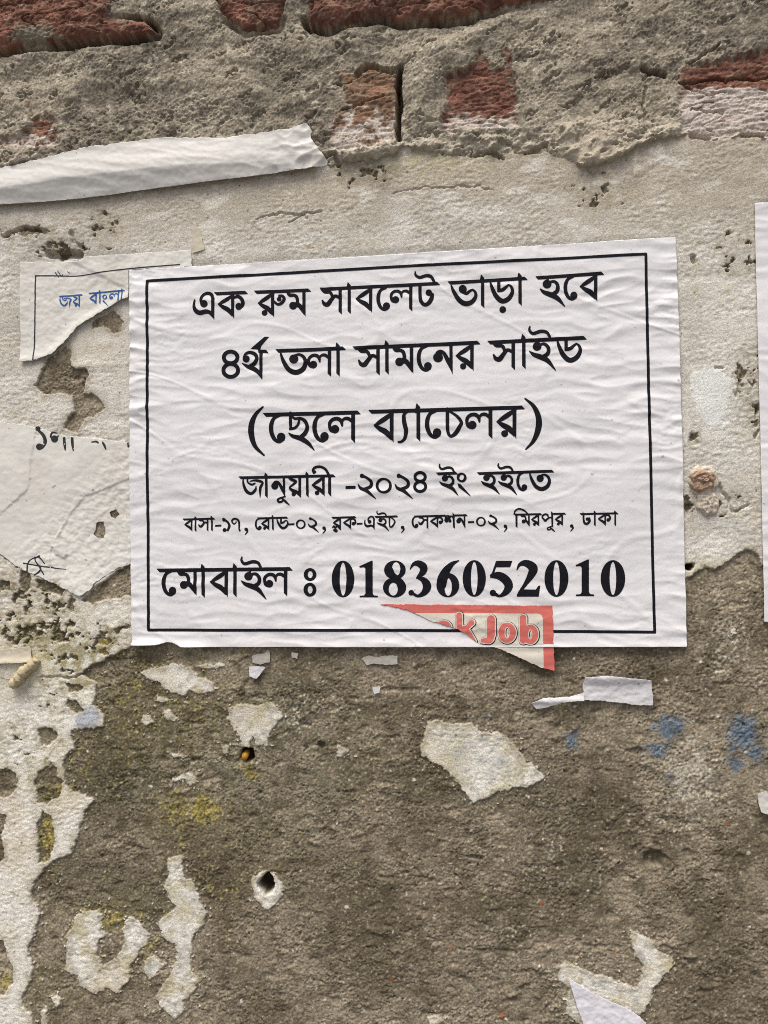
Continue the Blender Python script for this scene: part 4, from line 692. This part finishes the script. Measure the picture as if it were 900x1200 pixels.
# long white strip, top left
ST = [(-120, 226), (0, 201), (50, 190), (100, 177), (135, 172), (195, 164), (210, 165), (265, 165), (285, 162), (340, 155), (362, 149), (367, 158), (366, 166), (386, 194), (385, 197.5), (300, 210), (200, 222.5), (100, 235.5), (0, 243.5), (-120, 254)]
st_top = np.array([(-120, 226), (0, 201), (100, 177), (195, 164), (285, 162), (362, 149), (386, 160)], float); st_bot = np.array([(-120, 254), (0, 243.5), (100, 235.5), (200, 222.5), (300, 210), (386, 197)], float)
def h_strip(u, v, X, Z):
    a = np.interp(u, st_top[:, 0], st_top[:, 1]); b = np.interp(u, st_bot[:, 0], st_bot[:, 1]); t = np.clip((v - a) / (b - a), 0, 1)
    fold = .60 + .06 * pn(u / 60, u * 0, 3) + .12 * sst(150, 330, u)
    up_ = 2.9 * sst(0, 1, np.clip(t / fold, 0, 1)) * (1 - .5 * sst(200, 370, u)); dn = np.clip((t - fold) / (1 - fold), 0, 1)
    r = .35 * pn(u / 70, v / 12, 11) + .25 * pn(u / 26 + v / 30, v / 12 - u / 60, 12) + .14 * pn(u / 6, v / 5, 13) + .6 * (.3 - np.abs(pn(u / 70 + v / 30, v / 14 - u / 90, 16)))
    cr = sst(290, 345, u) * (2.0 * (.3 - np.abs(pn((u + v) / 24, (u - v) / 44, 14))) + .9 * (.3 - np.abs(pn((u - v) / 26, (u + v) / 30, 15))))
    return low(X, Z) + 3.4 + up_ - 2.6 * dn * (1 - .6 * sst(180, 350, u)) + r + cr
def s_strip(u, v):
    b = sdpoly(u, v, ST[1:14] + ST[14:] + ST[:1]); r = rag(ST, 1.3, 1.1, 9)(u, v); bot = v - np.interp(u, st_bot[:, 0], st_bot[:, 1])
    return np.where(bot > -8, b, np.maximum(r, b - 1.5))
sheet_thing('paper_strip', s_strip, pbox(ST), h_strip, M_STRIP, 'long torn strip of blank white paper under the brickwork, its lower edge lifting', 'paper strip')

# torn notice with blue writing
TP = [(25, 308), (60, 307.5), (93, 307), (103, 302), (137, 300), (180, 297), (225, 294), (226.5, 312), (222, 322), (165, 330), (163, 346), (152, 350), (140, 355), (118, 368), (93, 383), (79, 400), (66, 413), (54, 419), (40, 423), (25, 424.5)]
TST = [(25, 308), (93, 307), (103, 302), (137, 300), (225, 294), (226.5, 312), (300, 330), (300, 500), (25, 500)]
def h_torn(u, v, X, Z):
    d = sdline(u, v, [(226, 350), (160, 345), (140, 355), (118, 368), (93, 383), (79, 400), (66, 413), (54, 419), (25, 424)])
    fold = .8 * sst(-3, 3, (u - 95) * .5 - (v - 312)) * np.exp(-((u - 140) / 80) ** 2)
    rp = .5 * pn(X / 12, Z / 9, 401) + .3 * pn(X / 4.5, Z / 3.8, 402) + .18 * pn(X / 2.2, Z / 2, 403)
    return low(X, Z) + 1.75 + rp * .8 + 1.1 * np.exp(-(d / 7) ** 2) + .7 * fold - 1.1 * sst(200, 150, u) * 0
def s_torn(u, v): return np.maximum(np.where(v > 318 - (u - 154) * .06, u - 152.8, -9), np.maximum(np.maximum(rag(TP, 1.6, .9, 3)(u, v), sdpoly(u, v, TP) - 1.8), sdpoly(u, v, TST)))
torn = root_at('torn_notice', 90, 424, 'torn old notice with blue Bengali writing, tucked behind the big notice at upper left', 'notice')
me, _, _ = sheet_mesh('paper_sheet', s_torn, pbox(TP), .9, h_torn, torn.location); thick(link('paper_sheet', me, M_OLD, torn))
wear = lambda k, lo: (lambda d, u, v: np.maximum(d, (lo - (pn(u / 5, v / 5, 500 + k) + .5 * pn(u / 2.2, v / 2.2, 510 + k))) * 3))
bl = [('S', [(43.2, 324, 1.5), (42.5, 370, 1.5), (41, 423, 1.5)]), ('S', [(43, 324, 1.4), (70, 324, 1.3), (94, 324, 1.1), (130, 319, 1.3), (170, 315, 1.3), (212, 311.2, 1.3)])]
bl += [('S', [(66, 320, .9), (70, 325.5, .8)]), ('S', [(69, 318, .8), (73, 325, .8)]), ('S', [(74, 322, .9), (75, 325, .8)]), ('S', [(80, 319, .7), (83, 321, .7)])]
ink('printed_border', bl, h_torn, torn, M_FADED, .45, .1, lambda u, v: s_torn(u, v) + .4)
q = .46
ink('printed_word', bar(70, 347.4, 98.4, 345.2, 1.7) + g('ja', 71, 347.2, q) + g('ya', 86, 346, q), h_torn, torn, M_BLUE, .33, .1, lambda u, v: s_torn(u, v) + .4)
ink('printed_word', bar(104.4, 343.8, 148.6, 340.6, 1.7) + g('ba', 105.6, 343.5, q) + g('aa', 118.3, 342.8, q) + g('ng', 124.2, 349, .42) + g('la', 129.5, 342, q) + g('aa', 144.7, 341, q), h_torn, torn, M_BLUE, .33, .1, lambda u, v: s_torn(u, v) + .4)

# big blank remnant below it
RP = [(-120, 488), (0, 494), (23, 497), (43, 501), (71, 510), (98, 513), (130, 516), (165, 521), (165, 654), (153, 661), (139, 666), (126, 674), (114, 682), (107, 691), (96, 699), (85, 694), (70, 686), (53, 678), (36, 671), (18, 661), (0, 648), (-120, 610)]
TEARHOLE = [(113, 612), (122, 611), (124, 622), (122, 630), (116, 631), (109, 626), (113, 620)]
def s_rem(u, v):
    return np.maximum(np.maximum(np.maximum(rag(RP, 1.8, .9, 6)(u, v), sdpoly(u, v, RP) - 2), -rag(TEARHOLE, 1.2, .8, 2)(u, v)), -rag([(129, 600), (136, 597), (140, 603), (136, 608), (130, 605)], 1, .8, 4)(u, v))
def side(u, v, Pl):      # signed side of a tear line (positive on its right)
    P_ = np.array(Pl, float); d = np.full(u.shape, 1e9); sg = np.ones(u.shape)
    for a, b in zip(P_[:-1], P_[1:]):
        e = b - a; t = np.clip(((u - a[0]) * e[0] + (v - a[1]) * e[1]) / (e @ e), 0, 1); dd = np.hypot(u - a[0] - e[0] * t, v - a[1] - e[1] * t)
        c = e[0] * (v - a[1]) - e[1] * (u - a[0]); m = dd < d; d = np.where(m, dd, d); sg = np.where(m, np.sign(c), sg)
    return d * sg
def h_rem(u, v, X, Z):
    uu = u + 1.4 * pn(u / 6, v / 6, 620); vv = v + 1.4 * pn(u / 6, v / 6, 621)
    l1 = side(uu, vv, [(165, 558), (150, 562), (120, 575), (100, 582), (85, 600), (74, 620)]); l2 = side(uu, vv, [(42, 515), (38, 540), (36, 565), (34, 574), (24, 583)])
    a = .45 * sst(-.8, .8, -l1) * (v > 555) * (u > 60) ; b = .40 * sst(-.8, .8, l2) * np.exp(-(np.clip(v - 585, 0, 99) / 20) ** 2) * np.exp(-(np.clip(u - 60, 0, 99) / 40) ** 2) * (v < 640)
    fl = .8 * sst(1.5, -2.5, sdpoly(u, v, [(73, 617), (79, 632), (81, 650), (77, 655), (66, 650), (62, 640)]))
    rgh = sst(-10, 20, -l1 * 0 + (v - 600) * .5 + (u - 60) * .5); e = np.exp(-(sdpoly(u, v, RP[8:20] + [(100, 600)]) / 8) ** 2)
    w_ = .45 * pn(X / 15, Z / 13, 601) + (.16 + .30 * rgh) * pn(X / 4.5, Z / 3.6, 602) + (.05 + .17 * rgh) * pn(X / 1.9, Z / 1.7, 603)
    tip = 1.4 * np.exp(-(((u - 96) / 26) ** 2 + ((v - 698) / 20) ** 2))
    return low(X, Z) + 1.55 + w_ - a + b + fl + tip
rem = root_at('torn_poster', 90, 699, 'large ragged remnant of faded pale poster at the left edge, with scribbles', 'poster')
me, _, _ = sheet_mesh('paper_sheet', s_rem, pbox(RP), 1.0, h_rem, rem.location); thick(link('paper_sheet', me, M_OLD, rem))
c5 = lambda *p: ('S', [(x / 5.625, 490 + y / 5.625, w_ / 5.625) for x, y, w_ in p])
for k, it in enumerate(([c5((256, 70, 30), (257, 72, 30)), c5((262, 85, 16), (292, 115, 22), (305, 155, 24), (290, 188, 22), (268, 190, 44))], [c5((340, 125, 12), (350, 98, 12), (385, 100, 8)), c5((366, 138, 46), (367, 139, 46)), c5((385, 130, 10), (395, 110, 8))],
                        [c5((430, 135, 18), (433, 175, 18), (437, 212, 8))], [c5((483, 135, 18), (486, 175, 18), (492, 214, 8))], [c5((614, 160, 7), (640, 156, 12), (656, 163, 12))], [c5((684, 162, 12), (697, 180, 16), (706, 206, 8))], [c5((854, 168, 14), (855, 190, 12))])):
    ink('printed_fragment', it, h_rem, rem, M_FADED, .4, .1, None, wear(k, -.42))
scr = [c5((165, 955, 8), (250, 970, 8), (340, 983, 8), (400, 992, 6), (442, 995, 5)), c5((190, 1012, 9), (193, 965, 8), (212, 932, 8), (265, 916, 9), (304, 958, 7)), c5((268, 908, 12), (240, 928, 8), (268, 975, 9), (300, 1030, 8)), c5((238, 1032, 10), (268, 1012, 11), (280, 985, 9), (262, 970, 7))]
ink('pen_scribble', scr, h_rem, rem, M_FADED, .4, .1)

# white sheet cut off by the right edge of the picture
QP = [(883, 240), (1150, 224), (1480, 206), (1490, 500), (1500, 742), (1200, 736), (894, 728.5), (889, 500)]
def h_right(u, v, X, Z): return low(X, Z) + 2.2 + .55 * ripple(X, Z, 40)
s_right = lambda u, v: sdpoly(u + .6 * pn(v / 40, u * 0, 17), v, QP)
right = sheet_thing('blank_notice', s_right, pbox(QP), h_right, M_POSTER, 'white sheet with only its plain left margin showing at the right edge', 'notice', 1.6)

# scraps
def flat_h(base, amp, k, lift=None):
    return lambda u, v, X, Z: low(X, Z) + base + amp * (pn(X / 11, Z / 8, 700 + k) + .6 * pn(X / 4, Z / 3.2, 710 + k) + .3 * pn(X / 1.9, Z / 1.7, 720 + k)) + (lift(u, v) if lift else 0)
def scrap(name, P_, mat, label, base=1.4, amp=.5, k=0, lift=None, a1=1.0, a2=.7, cell=.7, clip=None, group=None, cat='paper scrap'):
    r = rag(P_, a1, a2, 20 + k); f = (lambda u, v: np.maximum(r(u, v), clip(u, v))) if clip else r
    return sheet_thing(name, f, pbox(P_), flat_h(base, amp, k, lift), mat, label, cat, cell, group=group)
GP = 'paper scraps left on the render'
SC = [(685, 792), (710, 791), (735, 793), (762, 796), (765, 826), (745, 825), (720, 822), (690, 819), (660, 822), (640, 828), (628, 829.5), (622, 823), (635, 817), (655, 815.5), (670, 815), (683, 810), (682, 802)]
scrap('paper_scrap', SC, M_SCRAP, 'lilac white scrap with a thin tail, on bare render below the notice at right', 1.6, .5, 1, lambda u, v: 1.5 * np.exp(-((v - 793) / 7) ** 2) * (u > 680) + 1.2 * np.exp(-(((v - 820) / 5) ** 2)) * (u < 684), group=GP)
SB = [(665, 1142), (676, 1150), (700, 1165), (735, 1180), (750, 1190), (775, 1220), (780, 1260), (700, 1250), (684, 1200), (677, 1180), (672, 1165)]
scrap('paper_scrap', SB, paper_mat('lilac_paper', (0.73, 0.72, 0.76), amt=.08), 'smooth white paper sliver lying over a limewash flake at the bottom edge', 2.0, .45, 2, group=GP)
SL = [(-60, 756), (0, 760), (20, 759), (38, 757), (41, 775), (20, 776), (0, 777), (-60, 779)]
M_SCR2 = paper_mat('tan_paper', tuple(lin(200, 192, 172)), stain=(.45, .36, .22), amt=.5, rough=.8)
scrap('paper_scrap', SL, M_SCR2, 'flat pale scrap at the left edge beside a yellowed paper roll', 2.2, .35, 3, lambda u, v: 1.2 * np.exp(-((v - 776) / 5) ** 2), group=GP)
scrap('paper_scrap', [(228, 258), (232, 266), (236, 272), (241, 293), (226, 298)], M_SCR2, 'thin beige spike of paper standing above the top left corner of the notice', 1.8, .3, 4, group=GP)
scrap('paper_scrap', [(293, 780), (303, 780), (312, 781), (307, 789), (302, 795), (294, 792)], M_SCRAP, 'tiny lilac scrap under the notice, above the heart shaped limewash flake', 1.5, .4, 5, cell=.5, group=GP)
M_GREY = paper_mat('grey_paper', tuple(lin(176, 172, 162)), amt=.4, rough=.8)
scrap('paper_scrap', [(296, 768), (305, 766), (311, 765), (314, 760), (317, 764), (317, 775), (306, 778), (297, 776)], M_GREY, 'small grey scrap just under the lower edge of the notice at its left', 1.0, .3, 6, cell=.5, group=GP)
scrap('paper_scrap', [(342, 764), (350, 765), (349, 772), (343, 770)], M_GREY, 'tiny grey speck of paper right below the notice, right of the grey scrap', 1.0, .2, 7, cell=.4, group=GP)
scrap('paper_scrap', [(437, 805), (446, 804), (445, 811), (439, 813)], M_SCRAP, 'tiny pale lilac square of paper alone on the render below the notice', 1.1, .2, 8, cell=.4, group=GP)
scrap('paper_scrap', [(424, 771), (432, 768), (440, 770), (452, 768), (466, 768), (466, 778), (452, 779), (440, 777), (430, 779)], M_GREY, 'wide grey sliver of paper under the notice, left of the torn red flyer', 1.0, .3, 9, cell=.5, group=GP)
scrap('paper_scrap', [(886, 930), (896, 925), (905, 940), (905, 955), (890, 950)], paper_mat('white_chip', tuple(lin(206, 204, 196)), amt=.3), 'pale chip with blue paint at the right edge, below the blue stains', 1.2, .4, 10, cell=.5, group=GP)

# rolled, yellowed strip of paper at the left
def tube(name, path, rad, n, mat, loc, label=None, cat=None, parent=None, rough=.25, seed=1, closed=False):
    vs2, fs = [], []; rnd = random.Random(seed)
    for k, (u, v, h) in enumerate(path):
        x, z = to_wall(u, v); c = mathutils.Vector((x, -h, z)); a = path[max(k - 1, 0)]; b = path[min(k + 1, len(path) - 1)]
        ax, az = to_wall(a[0], a[1]); bx_, bz = to_wall(b[0], b[1]); t = mathutils.Vector((bx_ - ax, -(b[2] - a[2]), bz - az)).normalized()
        s1 = t.cross(mathutils.Vector((0, 1, 0))).normalized(); s2 = t.cross(s1)
        r = rad[k] if isinstance(rad, (list, tuple)) else rad
        for i in range(n):
            an = i * 2 * math.pi / n; q_ = r * (1 + rough * (rnd.random() - .5)); p = c + s1 * math.cos(an) * q_ + s2 * math.sin(an) * q_
            vs2.append((p.x / 1000 - loc[0], p.y / 1000 - loc[1], (p.z + Z0) / 1000 - loc[2]))
    for k in range(len(path) - 1):
        for i in range(n): fs.append((k * n + i, k * n + (i + 1) % n, (k + 1) * n + (i + 1) % n, (k + 1) * n + i))
    fs.append(tuple(range(n))[::-1]); fs.append(tuple((len(path) - 1) * n + i for i in range(n)))
    me = mesh_from(name, vs2, fs); o = link(name, me, mat, parent)
    if not parent: o.location = loc; tag(o, label, cat)
    return o
M_ROLL = paper_mat('yellowed_paper', tuple(lin(186, 174, 142)), stain=tuple(lin(150, 128, 40)), amt=1.6, rough=.9, sc=170)
lx = to_wall(30, 800); lc = (lx[0] / 1000, -.004, (lx[1] + Z0) / 1000)
pth = [(17 + (45 - 17) * t + 1.2 * math.sin(t * 9), 801 - (801 - 772) * t ** 1.15, 2.6 + .5 * math.sin(t * 5)) for t in [k / 28 for k in range(29)]]
tube('paper_roll', pth, [1.5 + 1.6 * math.sin(math.pi * min(1, .2 + .6 * k / 28)) + .3 * math.sin(k * .9) + .25 * math.sin(k * 2.3 + 1) for k in range(29)], 22, M_ROLL, lc, 'yellowed curl of paper rolled up at the left edge below the torn poster', 'paper roll')

# ------------------------------------------------------------------ bolt set in a lump of mortar, right of the notice
def lump_mesh(name, cx, cy, rx, ry, hh, mat, loc, parent, seed, base=.4, nr=14, na=40, dish=0.0, rough=.25):
    vs2, fs = [], []
    for j in range(nr + 1):
        t = j / nr
        for i in range(na):
            a = i * 2 * math.pi / na; u = cx + rx * t * math.cos(a); v = cy + ry * t * math.sin(a)
            wob = 1 + .34 * float(pn(np.array(1.5 * math.cos(a) + seed), np.array(1.5 * math.sin(a)), seed)); u = cx + (u - cx) * wob; v = cy + (v - cy) * wob
            x, z = to_wall(u, v); n_ = float(pn(np.array(x / 1.6), np.array(z / 1.6), 800 + seed)) + .6 * float(pn(np.array(x / .7), np.array(z / .7), 810 + seed))
            h = base + hh * math.sqrt(max(0, 1 - t ** 2.6)) - dish * math.exp(-(t / .55) ** 2) + rough * n_ * (1 if t < .98 else .3)
            h = h - (2.0 if t > .98 else 0) + float(low(np.array(x), np.array(z)))
            vs2.append((x / 1000 - loc[0], -h / 1000 - loc[1], (z + Z0) / 1000 - loc[2]))
    for j in range(nr):
        for i in range(na): fs.append((j * na + i, j * na + (i + 1) % na, (j + 1) * na + (i + 1) % na, (j + 1) * na + i))
    return link(name, mesh_from(name, vs2, fs), mat, parent)
bx = to_wall(823, 575); bl_ = (bx[0] / 1000, -.003, (bx[1] + Z0) / 1000)
bolt = empty('wall_bolt', bl_, 'rusty bolt head bedded in a pale mortar lump beside the right edge of the notice', 'bolt')
M_LUMP = flat_mat('mortar_lump', tuple(lin(196, 186, 168)), .95, .35, 700); M_RUST = flat_mat('rusty_metal', tuple(lin(160, 134, 112)), .85, .45, 600)
lump_mesh('mortar_bed', 823, 564, 18, 18, 3.2, M_LUMP, bl_, bolt, 1, .9, rough=1.1)
lump_mesh('mortar_bed', 829, 590, 15, 16, 2.6, M_LUMP, bl_, bolt, 2, .8, rough=1.0)
lump_mesh('bolt_head', 822, 564, 15, 13.5, 3.6, M_RUST, bl_, bolt, 3, 2.2, dish=2.2, rough=1.3)
lump_mesh('bolt_tip', 823, 562, 5.5, 5, 2.2, M_RUST, bl_, bolt, 4, 3.4, rough=1.0)
# yellow plastic plug in its hole
px_ = to_wall(290, 890); pl_ = (px_[0] / 1000, -.002, (px_[1] + Z0) / 1000)
M_YEL = flat_mat('yellow_plastic', tuple(lin(176, 132, 46)), .5, .3, 300)
tube('wall_plug', [(287, 883, -6), (286.5, 886, -1.5), (286.3, 889, .6)], [1.9, 1.9, 1.5], 12, M_YEL, pl_, 'yellow plastic plug broken off in a drilled hole under the heart shaped flake', 'wall plug', rough=.15)
